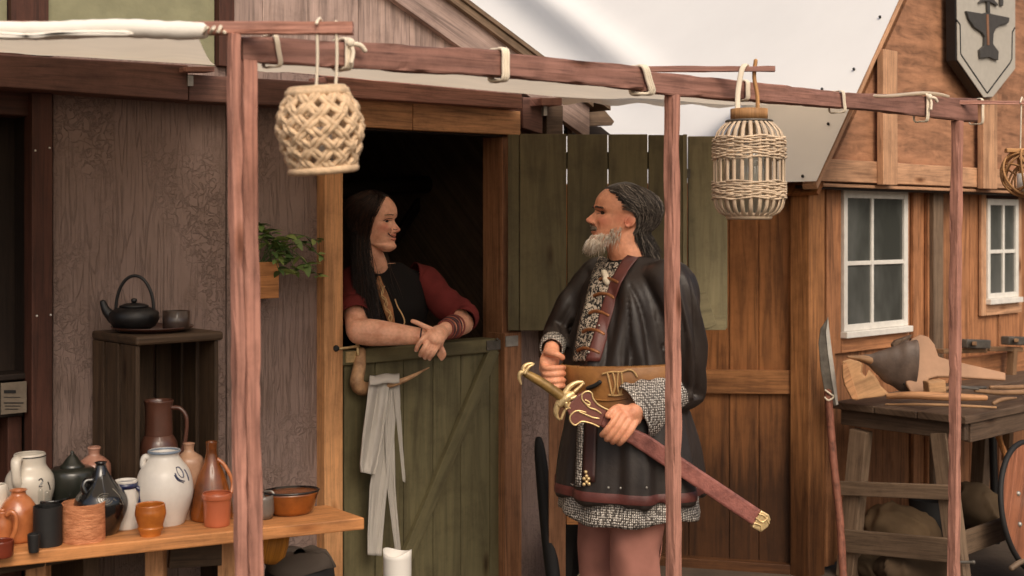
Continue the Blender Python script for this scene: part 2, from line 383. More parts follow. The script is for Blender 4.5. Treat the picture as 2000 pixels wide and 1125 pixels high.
def glass(name, c=(.8,.85,.85,1), rough=.05, dirt=.35, dark=lin(60,62,58)):
    # dusty pane: thin dirt layer over an opaque pane coloured as the dark room behind
    m, t, p = newmat(name); L = t.links; tc = N(t, 'ShaderNodeTexCoord')
    n1 = N(t, 'ShaderNodeTexNoise', Scale=3.2, Detail=4., Roughness=.55); mp = N(t, 'ShaderNodeMapping'); mp.inputs['Scale'].default_value = (1, 1, .5); L.new(tc.outputs['Object'], mp.inputs[0]); L.new(mp.outputs[0], n1.inputs['Vector'])
    p.inputs['Base Color'].default_value = dark; p.inputs['Roughness'].default_value = .14; p.inputs['Specular IOR Level'].default_value = .6
    df = N(t, 'ShaderNodeBsdfDiffuse'); df.inputs[0].default_value = c
    r = ramp(t, n1.outputs[0], [(.35, (0,0,0,1)), (.75, (dirt,dirt,dirt,1))])
    ms = N(t, 'ShaderNodeMixShader'); L.new(r.outputs[0], ms.inputs[0]); L.new(p.outputs[0], ms.inputs[1]); L.new(df.outputs[0], ms.inputs[2])
    o = [n for n in t.nodes if n.type == 'OUTPUT_MATERIAL'][0]; L.new(ms.outputs[0], o.inputs[0]); return m
def clear(name):
    m, t, p = newmat(name); tr = N(t, 'ShaderNodeBsdfTransparent'); tr.inputs[0].default_value = (.94,.95,.94,1); gl = N(t, 'ShaderNodeBsdfGlossy'); gl.inputs['Roughness'].default_value = .05
    ms = N(t, 'ShaderNodeMixShader'); ms.inputs[0].default_value = .10; t.links.new(tr.outputs[0], ms.inputs[1]); t.links.new(gl.outputs[0], ms.inputs[2]); o = [n for n in t.nodes if n.type == 'OUTPUT_MATERIAL'][0]; t.links.new(ms.outputs[0], o.inputs[0]); return m

M = {}
M['post'] = wood('post_wood', lin(196,140,122), dark=.42, knots=.8, bump=.35, var=.08, rough=.6)
M['beam'] = wood('beam_wood', lin(166,120,106), dark=.42, knots=.5, var=.15, rough=.7)
M['fascia'] = wood('fascia_wood', lin(118,84,74), dark=.5, knots=.2, var=.1)
M['jamb'] = wood('jamb_wood', lin(222,164,114), dark=.62, knots=.7, var=.06)
M['lintel'] = wood('lintel_wood', lin(214,158,112), dark=.42, knots=.6, var=.12, gy=60)
M['oldjamb'] = wood('old_jamb_wood', lin(172,122,88), dark=.45, knots=.6, var=.1)
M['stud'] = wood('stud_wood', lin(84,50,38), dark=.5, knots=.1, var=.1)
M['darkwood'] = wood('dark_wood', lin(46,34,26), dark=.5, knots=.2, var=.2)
M['crate'] = wood('crate_wood', lin(84,65,48), dark=.45, knots=.3, var=.3)
M['room'] = wood('room_wood', lin(138,116,98), dark=.6, knots=0, var=.2)
M['mauve'] = stucco('mauve_sheathing', lin(142,122,114), 1.0, .8)
M['mauve2'] = wood('mauve_board', lin(176,152,142), dark=.5, knots=.05, var=.06, gx=2.2, gy=55, bump=.6)
M['greenpanel'] = plain('green_panel', lin(136,134,106), rough=.85, var=.22, scale=9, bump=.5, bscale=40)
M['door'] = wood('green_door_paint', lin(118,110,80), dark=.72, knots=.25, var=.1, grain=.55, gx=3, gy=50, bump=.22)
M['leaf'] = wood('green_leaf_paint', lin(116,106,76), dark=.72, knots=.25, var=.22, grain=.5, gx=3, gy=45, bump=.22)
M['leaf2'] = wood('green_leaf_paint_light', lin(148,138,106), dark=.75, knots=.25, var=.1, grain=.5, gx=3, gy=45, bump=.22)
M['orange'] = wood('orange_board', lin(184,122,74), dark=.45, knots=.25, var=.22, gx=2.5, gy=40, dirt=(.15, .8, (.14,.13,.12,1)))
M['orange2'] = wood('orange_trim', lin(200,138,88), dark=.5, knots=.35, var=.12, dirt=(.1, .75, (.2,.18,.17,1)))
M['shedboard'] = wood('shed_board', lin(188,130,90), dark=.42, knots=.5, var=.2, gx=3, gy=50)
M['gable'] = wood('gable_ply', lin(182,132,100), dark=.55, knots=.35, var=.08, gx=6, gy=28)
M['gabletrim'] = wood('gable_trim', lin(212,164,128), dark=.6, knots=.4, var=.1)
M['white'] = plain('white_paint', lin(226,222,214), rough=.5, var=.12, scale=25, bump=.15)
M['pane'] = glass('dusty_pane', lin(150,152,148), dirt=.4)
M['roof'] = plain('white_tarp', lin(234,232,229), rough=.55, var=.03, scale=3, bump=.0, spec=.3)
M['canopy'] = cloth('canopy_cloth', lin(240,226,206), trans=.55, weave=500, var=.06)
M['tie'] = cloth('tie_cord', lin(236,222,200), weave=400)
M['ground'] = plain('trodden_earth', lin(84,70,58), rough=.95, var=.4, scale=3, bump=.8, bscale=25)
M['black'] = plain('black_iron', lin(22,21,22), rough=.45, var=.3, bump=.2)
M['blackmatte'] = plain('black_matte', lin(24,22,21), rough=.7, var=.3, bump=.2)
M['steel'] = plain('steel', lin(176,172,164), rough=.42, metal=.55, var=.4, scale=18, bump=.15)
M['iron'] = plain('worn_iron', lin(106,100,92), rough=.5, metal=.5, var=.4, scale=22, bump=.3)
M['brass'] = plain('brass', lin(224,196,146), rough=.38, metal=.6, var=.25, scale=60, bump=.25, bscale=120)
M['benchwood'] = wood('bench_wood', lin(208,142,88), dark=.6, knots=.4, var=.05)
M['workwood'] = wood('workbench_wood', lin(104,84,68), dark=.45, knots=.5, var=.2, bump=.5)
M['greywood'] = wood('grey_wood', lin(132,110,90), dark=.5, knots=.4, var=.2, bump=.4)
M['palewood'] = wood('pale_wood', lin(196,152,110), dark=.6, knots=.2, var=.2)
M['handle'] = wood('tool_handle_wood', lin(158,122,90), dark=.6, knots=.1, var=.25)
# ------------------------------------------------------------------ ground
mb = MB(); g = []
for i in range(41): g.append([Vector((-60+3*k, -60+3*i, .012*noise.noise(Vector((k*.7, i*.7, 0))))) for k in range(41)])
mb.grid(g); o = part('ground', mb, M['ground']); o['kind'] = 'structure'

# ------------------------------------------------------------------ pottery stall
stall = thing('pottery_stall', 'mauve and green timber stall with an open dutch door', 'stall', FA.p(0, 0, 0))
def plank(F, s0, s1, o0, o1, z0, z1, mat, root, grain=2, name='plank', bevel=.003, jit=0):
    mb = MB(); mb.fbox(F, s0, s1, o0, o1, z0, z1, grain, jit); return part(name, mb, mat, root, bevel)
sA = FA.s
ZT = 2.125
plank(FA, sA(104), sA(441), -.03, 0, 0, ZT, M['mauve'], stall, name='wall_panel')
plank(FA, sA(444), sA(622), -.03, 0, 0, ZT, M['mauve'], stall, name='wall_panel')
plank(FA, sA(1018), sA(1100), -.03, 0, 0, ZT, M['mauve'], stall, name='wall_panel')
plank(FA, sA(620), sA(634), -.04, .012, 0, 1.96, M['darkwood'], stall, name='trim_and_gap_shade')  # dark board painted as the shade of the gap beside the jamb
st = plank(FA, sA(62, .03), sA(103, .03), -.03, .03, 0, FA.z(62, 180, .03), M['stud'], stall, name='stud')
for px, py in ((69, 294), (97, 289), (72, 617), (99, 615)):
    mb = MB(); mb.sphere(FA.pix(px, py, .031), .0035, n=8); part('nail', mb, M['white'], st)
# dark bay at the left: recessed boards, a frame and a notice
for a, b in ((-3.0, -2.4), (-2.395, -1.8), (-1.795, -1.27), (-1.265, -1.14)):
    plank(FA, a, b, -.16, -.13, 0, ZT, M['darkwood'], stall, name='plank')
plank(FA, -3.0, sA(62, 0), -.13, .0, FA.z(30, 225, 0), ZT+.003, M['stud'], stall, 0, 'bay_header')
plank(FA, sA(52, -.03), sA(61, -.03), -.13, -.03, 0, 2.0, M['darkwood'], stall, name='trim_and_gap_shade')
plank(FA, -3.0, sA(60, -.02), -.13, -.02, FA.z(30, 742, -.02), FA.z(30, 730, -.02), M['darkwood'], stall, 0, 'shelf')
plank(FA, sA(20, -.03), sA(48, -.03), -.13, -.05, 0, FA.z(30, 815, -.03), M['stud'], stall, 2, 'trim_and_gap_shade')
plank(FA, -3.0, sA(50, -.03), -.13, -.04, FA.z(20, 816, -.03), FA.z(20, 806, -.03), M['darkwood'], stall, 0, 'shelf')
# jambs, lintel, fascias
plank(FA, sA(634, .05), sA(670, .05), -.05, .05, 0, FA.z(690, 246, .04), M['jamb'], stall, name='door_jamb')
plank(FA, sA(986, .05), sA(1019, .05), -.05, .05, 0, FA.z(1000, 650, .05), M['oldjamb'], stall, name='door_jamb')
plank(FA, sA(971, .0), sA(985, .0), -.09, .03, 0, FA.z(980, 262, .04), M['oldjamb'], stall, name='door_stop')
plank(FA, sA(962, -.06), sA(967, -.06), -.09, -.06, 1.0, FA.z(960, 262, .04), M['jamb'], stall, name='door_stop')
mb = MB(); mb.fslab(FA, (640, 186, 243), (806, 200, 254), -.05, .055); part('lintel', mb, M['lintel'], stall, .003)
mb = MB(); mb.fslab(FA, (807, 200, 254), (1017, 217, 264), -.05, .057); part('lintel', mb, M['lintel'], stall, .003)
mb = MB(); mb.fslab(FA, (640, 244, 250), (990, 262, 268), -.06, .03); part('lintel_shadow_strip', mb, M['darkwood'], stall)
mb = MB(); mb.fslab(FA, (-420, 80, 140), (368, 127, 196), -.05, .11); part('fascia', mb, M['fascia'], stall, .004)
mb = MB(); mb.fslab(FA, (369, 145, 197), (690, 164, 214), -.05, .10); part('fascia', mb, M['fascia'], stall, .004)
mb = MB(); mb.fslab(FA, (640, 148, 188), (1020, 184, 212), -.05, .12); part('fascia', mb, M['beam'], stall, .004)
mb = MB(); mb.fslab(FA, (364, 130, 140), (420, 130, 140), .1, .16); part('bracket_block', mb, M['beam'], stall, .003)
mb = MB(); mb.fslab(FA, (367, 146, 168), (378, 147, 168), .101, .117); part('steel_plate', mb, M['steel'], stall, .001)
mb = MB(); mb.fslab(FA, (1022, 190, 250), (1060, 190, 262), -.05, .06); part('corner_block', mb, M['fascia'], stall, .003)
mb = MB(); mb.fslab(FA, (1058, 191, 206), (1098, 191, 206), .0, .13); part('bracket_block', mb, M['beam'], stall, .003)
mb = MB(); mb.fslab(FA, (1062, 206, 226), (1069, 206, 226), .055, .075); part('steel_plate', mb, M['steel'], stall, .001)
mb = MB(); mb.fslab(FA, (1068, 206, 700), (1100, 206, 700), -.02, .05); part('corner_post', mb, M['workwood'], stall, .003)
# upper wall and gable
s1, z1 = sA(1010, .03), FA.z(1010, 105, .03); s2, z2 = sA(868, .03), FA.z(868, 0, .03); rk = (z2-z1)/(s2-s1)
def rake(s): return z1+(s-s1)*rk
def gboard(a, b, mat, name, o0=-.02, o1=0.0):
    mb = MB(); P = []
    for k in (0, 1):
        for j in (0, 1):
            for i in (0, 1):
                s_ = (a, b)[i]; P.append(FA.p(s_, (o0, o1)[j], (ZT, min(3.6, max(ZT+.002, rake(s_))))[k]))
    mb.hexa(P, 2); return part(name, mb, mat, stall, .002)
gboard(-3.2, sA(14), M['greenpanel'], 'green_panel'); gboard(sA(16), sA(89), M['stud'], 'stud', -.02, .025)
gboard(sA(91), sA(419), M['greenpanel'], 'green_panel'); gboard(sA(421), sA(451), M['stud'], 'stud', -.02, .025)
e = [452, 513, 602, 700, 800, 905, 1015, 1090]
for a, b in zip(e[:-1], e[1:]): gboard(sA(a)+.001, sA(b)-.001, M['mauve2'], 'gable_board')
for k, (wd, o0, o1, dz, mt) in enumerate(((.13, .001, .035, 0, 'mauve2'), (.03, .0, .06, .03, 'greywood'))):
    A_, B_ = -.6, sA(1150, .03); mb = MB(); P = []
    for kk in (0, 1):
        for j in (0, 1):
            for i in (0, 1):
                s_ = (A_, B_)[i]; P.append(FA.p(s_, (o0, o1)[j], rake(s_)+dz-(wd*(1-kk))*1.1))
    mb.hexa(P, 0); part('rake_board', mb, M[mt], stall, .002)
mb = MB(); P = []
for kk in (0, 1):
    for j in (0, 1):
        for i in (0, 1):
            s_ = (-.6, sA(1180, .03))[i]; P.append(FA.p(s_, (-2.2, .07)[j], rake(s_)+.032+.018*kk))
mb.hexa(P, 0); part('roof_sheet', mb, M['greywood'], stall)
mb = MB()
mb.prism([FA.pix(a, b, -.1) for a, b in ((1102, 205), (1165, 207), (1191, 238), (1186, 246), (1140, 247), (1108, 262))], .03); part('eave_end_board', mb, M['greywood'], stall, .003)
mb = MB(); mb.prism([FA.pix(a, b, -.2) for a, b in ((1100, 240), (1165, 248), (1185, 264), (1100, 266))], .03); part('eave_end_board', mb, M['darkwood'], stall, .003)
# room behind the door
for nm, a in (('back_wall', (-1.1, 1.13, -1.75, -1.7, 0, 2.1)), ('side_wall', (-1.13, -1.1, -1.75, -.031, 0, 2.1)), ('side_wall', (1.12, 1.15, -1.75, -.031, 0, 2.1)), ('ceiling', (-1.13, 1.15, -1.75, -.052, 2.1, 2.12)), ('floor', (-1.13, 1.13, -1.75, -.05, .02, .05))):
    mb = MB(); mb.fbox(FA, *a); part(nm, mb, M['room'], stall)
mb = MB(); q0, q1 = FA.pix(660, 372, -.9), FA.pix(925, 360, -.9); mb.tube(crm([q0, (q0+q1)/2+Vector((0, 0, .012)), q1], 5), .042, 12); part('interior_log', mb, M['darkwood'], stall)
mb = MB(); mb.beam(FA.pix(850, 360, -.95), FA.pix(838, 900, -.95), .05, .05); part('interior_post', mb, M['darkwood'], stall)
mb = MB(); mb.beam(FA.pix(842, 360, -.97), FA.pix(770, 470, -.97), .03, .04); part('interior_brace', mb, M['darkwood'], stall)
# lower half of the dutch door
zr = FA.z(680, 684, .03); dtop = zr
mb = MB(); mb.fbox(FA, sA(673, .0), sA(978, .0), -.04, -.015, .12, dtop-.01, 2)
door = part('half_door', mb, M['door'], stall)
e = [672, 733, 788, 846, 900, 957, 980]; se = [sA(x, .012) for x in e]
for a, b in zip(se[:-1], se[1:]):
    mb = MB(); mb.fbox(FA, a+.0015, b-.0015, -.015, .012+random.uniform(-.002, .002), .1, dtop-.005, 2); part('plank', mb, M['door'], door, .003)
mb = MB(); mb.fbox(FA, sA(672, .06), sA(980, .06), -.06, .035, dtop-.055, dtop, 0); part('top_rail', mb, M['door'], door, .005)
mb = MB(); a, b = FA.pix(964, 682, .025), FA.pix(792, 1092, .025); mb.beam(a, b+(b-a)*.25, .055, .022, up=FA.n); part('brace', mb, M['door'], door, .002)
mb = MB(); mb.fbox(FA, sA(676, .04), sA(704, .04), .035, .042, dtop-.045, dtop-.004); mb.tube([FA.pix(664, 681, .055), FA.pix(700, 676, .055)], .005, 8); mb.tube([FA.pix(697, 668, .045), FA.pix(699, 692, .05)], .006, 8); part('latch', mb, M['brass'], door, .001)
mb = MB(); mb.lathe(FA.pix(657, 680, .052), [(.011, 0), (.012, .006), (.008, .010)], 14, Matrix.Rotation(R(90), 3, 'X')); part('latch_plate', mb, M['black'], stall)
mb = MB(); mb.fbox(FA, sA(988, .055), sA(1012, .055), .051, .056, dtop-.035, dtop+.008); part('hinge', mb, M['steel'], stall, .001)
mb = MB(); mb.fbox(FA, sA(951, .04), sA(978, .04), .036, .040, dtop-.045, dtop-.006); mb.sphere(FA.pix(971, 663, .042), .007, n=10); part('hinge', mb, M['iron'], door, .001)
# upper half, swung open to the right
hp = FA.p(sA(992, .05), .06, 0); FL = Frame(hp.x, hp.y, 0.0)
lz0, lz1 = FL.z(1000, 645), FL.z(1000, 263)
mb = MB(); mb.fbox(FL, 0.004, FL.s(1338), -.03, -.0125, lz0+.05, lz0+.12, 0)
leaf = part('open_door_leaf', mb, M['leaf'], stall)
mb = MB(); mb.fbox(FL, 0.004, FL.s(1338), -.03, -.0125, lz1-.14, lz1-.07, 0); part('back_batten', mb, M['leaf'], leaf)
for a, b, mt, dz in ((992, 1014, 'oldleaf', 0), (1015, 1106, 'leaf', .002), (1108, 1186, 'leaf', 0), (1188.5, 1264, 'leaf', .001), (1266.5, 1341, 'leaf', -.002)):
    mb = MB(); mb.fbox(FL, FL.s(a), FL.s(b), -.012, .014+random.uniform(-.003, .003), lz0, lz1+dz, 2); part('plank', mb, M['leaf'], leaf, .002)
mb = MB(); mb.fbox(FL, FL.s(1344, -.03), FL.s(1420, -.03), -.045, -.02, lz0+.005, lz1-.005, 2); part('plank', mb, M['leaf2'], leaf, .002)
mb = MB(); mb.fbox(FL, FL.s(1345), FL.s(1418), -.02, -.005, lz0+.0, lz0+.06, 0); part('batten', mb, M['leaf2'], leaf, .002)
mb = MB(); mb.prism([FL.pix(x, y, -.018) for x, y in ((1350, 575), (1378, 570), (1398, 632), (1385, 640), (1350, 643))], .02, Vector((0, -1, 0))); part('batten', mb, M['leaf2'], leaf, .002)
mb = MB(); mb.fbox(FL, FL.s(1334, .02), FL.s(1342, .02), .012, .02, lz0, lz1, 2); part('batten', mb, M['leaf2'], leaf, .001)
for py in (330, 560):
    mb = MB(); mb.fbox(FL, FL.s(1338), FL.s(1348), -.004, .008, FL.z(1340, py+18), FL.z(1340, py)); part('hinge', mb, M['iron'], leaf, .001)

# ------------------------------------------------------------------ smithy shed with its link wall
shed = thing('smithy_shed', 'orange board smithy shed with white windows and pale roof', 'shed', FB.p(0, 0, 0))
EAVE = 1.777
sC = FC.s; e = [1040, 1100, 1165, 1230, 1291, 1345, 1424, 1482, 1546]
for a, b in zip(e[:-1], e[1:]):
    plank(FC, sC(a)+.001, sC(b)-.001, -.03, random.uniform(-.004, .002), .03, EAVE, M['orange'], shed)
mb = MB(); mb.fslab(FC, (1200, 721, 767), (1544, 724, 770), .003, .035); part('cross_rail', mb, M['orange2'], shed, .003)
plank(FC, sC(1100), sC(1546), -.03, .05, 0, .045, M['orange2'], shed, 0, 'sill_beam')
plank(FC, sC(1545, .04), sC(1579, .04), -.04, .04, 0, EAVE, M['orange2'], shed, name='corner_post')
sB = FB.s
plank(FB, sB(1580, .05), sB(1611, .05), -.05, .05, 0, EAVE-.02, M['orange2'], shed, name='corner_post')
e = [1612, 1640, 1682, 1724, 1762, 1787, 1812, 1838, 1868, 1895, 1916, 1950, 1986, 2022, 2062, 2110, 2170, 2240]
for a, b in zip(e[:-1], e[1:]): plank(FB, sB(a)+.001, sB(b)-.001, -.03, random.uniform(-.004, .004), .02, 1.95, M['shedboard'], shed)
for a, b in ((1613, 1629), (1783, 1795), (1811, 1819)):
    plank(FB, sB(a, .02), sB(b, .02), .004, .025, .02, 1.76, M['shedboard'], shed, name='batten')
plank(FB, sB(1824, .05), sB(1843, .05), .004, .05, .02, 1.75, M['greywood'], shed, name='batten')
def window(x0, x1, yt, yb, xm, ym, o, fw=.03, trim=True):
    a, b = sB(x0, o), sB(x1, o); zt, zb = FB.z(x0, yt, o), FB.z(x0, yb, o); cm = sB(xm, o); zm = FB.z(x0, ym, o)
    mb = MB()
    for q in ((a, a+fw, o-.02, o, zb, zt), (b-fw*1.2, b, o-.02, o, zb, zt)): mb.fbox(FB, *q, 2)
    mb.fbox(FB, a+fw, b-fw*1.2, o-.02, o-.001, zt-fw*1.2, zt, 0); mb.fbox(FB, a+fw, b-fw*1.2, o-.02, o-.001, zb, zb+fw, 0)
    f = part('window', mb, M['white'], shed, .002)
    mb = MB(); mb.fbox(FB, cm-.010, cm+.010, o-.018, o-.003, zb+fw, zt-fw*1.2, 2); part('muntin', mb, M['white'], f, .002)
    for s0, s_1 in ((a+fw, cm-.010), (cm+.010, b-fw*1.2)):
        mb = MB(); mb.fbox(FB, s0, s_1, o-.018, o-.004, zm-.010, zm+.010, 0); part('muntin', mb, M['white'], f, .002)
        for z0, z_1 in ((zb+fw, zm-.010), (zm+.010, zt-fw*1.2)):
            mb = MB(); mb.fbox(FB, s0, s_1, o-.0145, o-.012, z0, z_1, 0); part('pane', mb, M['pane'], f)
    mb = MB(); mb.fbox(FB, a-.01, b+.01, o-.02, o+.022, zb-.03, zb-.001, 0); part('sill', mb, M['white'], f, .003)
    return a, b, zb, zt
a, b, zb, zt = window(1649, 1774, 371, 648, 1706, 515, .035)
plank(FB, sB(1627, .02), a-.004, .006, .022, zb-.10, 1.745, M['shedboard'], shed, name='window_trim'); plank(FB, a-.003, b+.03, .006, .024, zb-.10, zb-.032, M['shedboard'], shed, 0, 'window_trim')
plank(FB, b+.003, b+.032, .006, .024, zb-.03, 1.745, M['shedboard'], shed, name='window_trim')
a, b, zb, zt = window(1930, 1990, 388, 584, 1962, 492, .03, .028)
plank(FB, a-.055, a-.003, .004, .022, zb-.09, zt+.03, M['gabletrim'], shed, name='window_trim'); plank(FB, a-.002, b+.05, .004, .024, zb-.09, zb-.032, M['gabletrim'], shed, 0, 'window_trim')
plank(FB, b+.004, b+.05, .004, .022, zb-.03, zt+.03, M['gabletrim'], shed, name='window_trim'); plank(FB, a-.002, b+.003, .004, .028, zt+.003, zt+.03, M['stud'], shed, 0, 'window_trim')
# gable overhanging the front
GO = .12
E_ = FB.pix(1581, 356, GO); T_ = FB.pix(1744, 0, GO); sE, sT = sB(1581, GO), sB(1744, GO); vk = (T_.z-E_.z)/(sT-sE)
def verge(s): return E_.z+(s-sE)*vk
zG = E_.z+.004; sR = sE+1.75
e = [sE+.005, sB(1716, GO), sB(1930, GO), sR, 2*sR-sE-.02]
for a, b in zip(e[:-1], e[1:]):
    mb = MB(); vv = lambda s_: min(verge(s_), verge(2*sR-s_))
    mb.prism([FB.p(a, GO-.02, zG), FB.p(b, GO-.02, zG), FB.p(b, GO-.02, vv(b)), FB.p(a, GO-.02, vv(a)+.001)], .02, FB.n); part('gable_panel', mb, M['gable'], shed)
zb0, zb1 = FB.z(1600, 353, GO+.025), FB.z(1600, 309, GO+.025)
mb = MB(); P = []
for kk in (0, 1):
    for j in (0, 1):
        for i in (0, 1):
            s_ = (sE+.01+.07*kk, sB(1719, GO))[i]; P.append(FB.p(s_, (GO+.001, GO+.025)[j], (zb0, zb1)[kk]))
mb.hexa(P, 0); part('gable_base_board', mb, M['gabletrim'], shed, .002)
plank(FB, sB(1721, GO+.02), sB(1916, GO), GO+.001, GO+.022, zb0, zb1, M['gabletrim'], shed, 0, 'gable_base_board')
plank(FB, sB(1916, GO)+.004, sR+1.6, GO+.001, GO+.024, zb0, zb1, M['gabletrim'], shed, 0, 'gable_base_board')
for x0, x1 in ((1718, 1746), (1914, 1941), (2160, 2190)):
    a, b = sB(x0, GO+.04), sB(x1, GO+.04); mb = MB(); mb.fbox(FB, a, b, GO+.026, GO+.06, zb0-.008, min(verge(a)-.02, 3.4), 2); part('gable_batten', mb, M['gabletrim'], shed, .003)
plank(FB, sE+.02, sR+1.6, .03, GO-.004, zG-.03, zG-.014, M['darkwood'], shed, 0, 'soffit_shade_and_strip')  # dark board stands in for the shadow gap under the gable
plank(FB, sE+.09, sR+1.6, GO-.03, GO+.012, zb0-.024, zb0-.009, M['gabletrim'], shed, 0, 'soffit_shade_and_strip')
mb = MB(); P = []
for kk in (0, 1):
    for j in (0, 1):
        for i in (0, 1):
            s_ = (sE-.015, sR)[i]; P.append(FB.p(s_+.012*(1-kk), (GO-.03, GO+.045)[j], verge(s_)-.012+.02*kk))
mb.hexa(P, 0); part('verge_board', mb, M['gabletrim'], shed, .002)
# white roof sheet, going back from the verge; the big crease comes from a pole under the sheet
vd = (FB.p(sR, GO, verge(sR))-E_); vl = vd.length; vd.normalize(); rd = -FB.n; rn = vd.cross(rd).normalized(); rn = rn if rn.z > 0 else -rn
RO = E_+rn*.03
def onroof(px, py):
    o_ = Vector((0, 0, HC)); r = W(px, py, 1)-o_; k = (RO-o_).dot(rn)/r.dot(rn); q = o_+r*k-RO; return q.dot(rd), q.dot(vd)
ca, cb = Vector(onroof(1062, 0)), Vector(onroof(1246, 138)); cd = (cb-ca).normalized(); cn = Vector((-cd.y, cd.x))
mb = MB(); g = []
for i in range(61):
    t = -.02+(vl+.02)*i/60; row = []
    for k in range(141):
        r_ = -.06+9.5*k/140; q = Vector((r_, t))-ca; al = q.dot(cd); x = q.dot(cn)
        fade = 1/(1+math.exp((al-(cb-ca).length-.1)*6))
        h = .07*math.exp(-(x/.09)**2)*fade-.02*math.exp(-((x-.2)/.11)**2)*fade + .012*noise.noise(Vector((r_*1.1, t*1.5, 3)))
        row.append(RO+rd*r_+vd*t+rn*h*(min(1, (r_+.06)*2)))
    g.append(row)
mb.grid(g); roof = part('roof_sheet', mb, M['roof'], shed)
for px, py in ((1720, 35), (1669, 137), (1607, 176), (1619, 244), (1569, 346)):
    r_, t = onroof(px, py); c_ = RO+rd*r_+vd*t; mb = MB(); mb.sphere(c_+rn*.008, .007, n=10); mb.tube([c_, c_+rn*.012], .004, 8); part('roof_bolt', mb, M['black'], roof)
mb = MB(); P = [RO+vd*(vl*i)+rd*((0, 9.4)[j])-rn*(.10+.02*(1-k)) for k in (0, 1) for j in (0, 1) for i in (0, 1)]
mb.hexa(P); part('roof_deck', mb, M['orange'], shed)
mb = MB(); P = [FB.p(s_, o_, z_) for z_ in (0, 1.74) for o_ in (-9, -.06) for s_ in (.0, .03)]; mb.hexa(P, 2); part('side_wall', mb, M['orange'], shed)

# sign board on the gable
SO = GO+.085
SF = lambda x, y, o=SO: FB.pix(x, y, o)
sign = thing('anvil_sign', 'white shield sign with a dark anvil and hammer on the gable', 'sign', SF(1928, 100, GO))
out = [(1866, -60), (1982, -60), (1982, 135), (1938, 190), (1920, 191), (1868, 118)]
mb = MB(); mb.prism([FB.p(sB(x, SO), GO+.03, FB.z(x, y, SO)) for x, y in out], .053, FB.n); part('board', mb, M['black'], sign, .003)
mb = MB(); mb.prism([SF(x, y, SO) for x, y in [(1867, -59), (1981.5, -59), (1981.5, 134), (1938, 189), (1920, 190), (1869, 117)]], .004, FB.n)
part('face', mb, plain('sign_white', lin(180,174,163), rough=.6, var=.08, scale=30), sign, .001)
O2 = SO+.0055
for L in ([(1866, 36), (1875, 48), (1876, 104), (1879, 110), (1928, 182), (1973, 122), (1976, 115), (1977, 63), (1982, 54)],):
    mb = MB()
    for a, b in zip(L[:-1], L[1:]): mb.beam(SF(*a, O2-.001), SF(*b, O2-.001), .007, .004, up=FB.n)
    part('border_line', mb, M['black'], sign)
iron_dark = plain('emblem_iron', lin(70,66,62), rough=.55, var=.2, scale=40)
mb = MB(); mb.prism([SF(x, y, SO+.004) for x, y in ((1883, 22), (1915, 27), (1921, 25), (1928, 26), (1934, 28), (1967, 35), (1966, 44), (1962, 47), (1948, 50), (1940, 57), (1936, 66), (1935, 86), (1940, 93), (1946, 101), (1945, 118), (1936, 116), (1928, 112), (1920, 113), (1910, 114), (1909, 98), (1918, 90), (1919, 72), (1914, 64), (1898, 53), (1888, 38))], .014, FB.n); part('anvil_emblem', mb, iron_dark, sign, .002)
mb = MB(); mb.prism([SF(x, y, SO+.018) for x, y in ((1926.5, 28), (1930, 28), (1931.5, 88), (1928, 88))], .003, FB.n); part('copper_stripe', mb, plain('copper', lin(176,124,92), rough=.4, metal=.4), sign)
mb = MB(); mb.prism([SF(x, y, SO+.004) for x, y in ((1924, 4), (1929, 4), (1930, 26), (1925, 25))], .012, FB.n); part('hammer_handle', mb, iron_dark, sign, .001)
mb = MB(); mb.prism([SF(x, y, SO+.004) for x, y in ((1908, 6), (1914, 0), (1914, -14), (1938, -12), (1938, 2), (1945, 9), (1944, 12), (1929, 4), (1918, 3))], .014, FB.n); part('hammer_head', mb, iron_dark, sign, .001)
mb = MB(); mb.prism([SF(x, y, SO+.004) for x, y in ((1950, -12), (1957, -12), (1956, 12), (1950, 11))], .01, FB.n); part('spark_mark', mb, iron_dark, sign, .001)

# ------------------------------------------------------------------ awning in front of the stall
CO = 1.40
awn = thing('awning', 'cloth awning on rough pink timber posts before the stall', 'awning', FA.p(0, CO, 0))
def pole(pt, pb, wd, mat='post', name='post'):
    # a square post from its top to the ground, with its sides along the stall front
    a, b = Vector(pt), Vector(pb); d = (b-a); b = a+d*(a.z/(a.z-b.z)); mb = MB(); n = 12
    mb.rough(b, a, wd, wd, FA.u, n=90); return part(name, mb, M[mat], awn)
def FK(x, y, o=CO): return FA.pix(x, y, o)
P1 = FK(466, 68); pole(FK(457, 66, CO+.028), FK(471, 1125, CO+.028), .024); 
pole(FK(480, 118, CO), FK(492, 1125, CO), .038)
pole(FK(1313, 182, CO), FK(1316, 1125, CO), .037); pole(FK(1869, 236, CO), FK(1863, 1125, CO), .037)
for L, Rr in (((466, 72, 121), (984, 99, 152)), ((985, 104, 151), (1249, 131, 176)), ((1250, 137, 181), (1638, 181, 213)), ((1639, 182, 212), (1901, 192, 238))):
    a_, b_ = FK(L[0], (L[1]+L[2])/2), FK(Rr[0], (Rr[1]+Rr[2])/2); mb = MB(); mb.rough(a_, b_, .038, FK(L[0], L[1]).z-FK(L[0], L[2]).z, FA.n, FK(Rr[0], Rr[1]).z-FK(Rr[0], Rr[2]).z, n=60, bow=.003); part('beam', mb, M['beam'], awn)
FR = Frame(FK(466, 60).x, FK(466, 60).y-.0, 0)
rodz = FR.z(560, 56, .01)
def rod(F, x0, x1, y, d0, w_=.03, h=.022, mat='post'):
    mb = MB(); a, b = W(x0, y, d0), W(x1, y, d0); mb.rough(a, b, w_, h, (0, 1, 0), n=60, amp=.0016, bow=.002); return part('rod', mb, M[mat], awn)
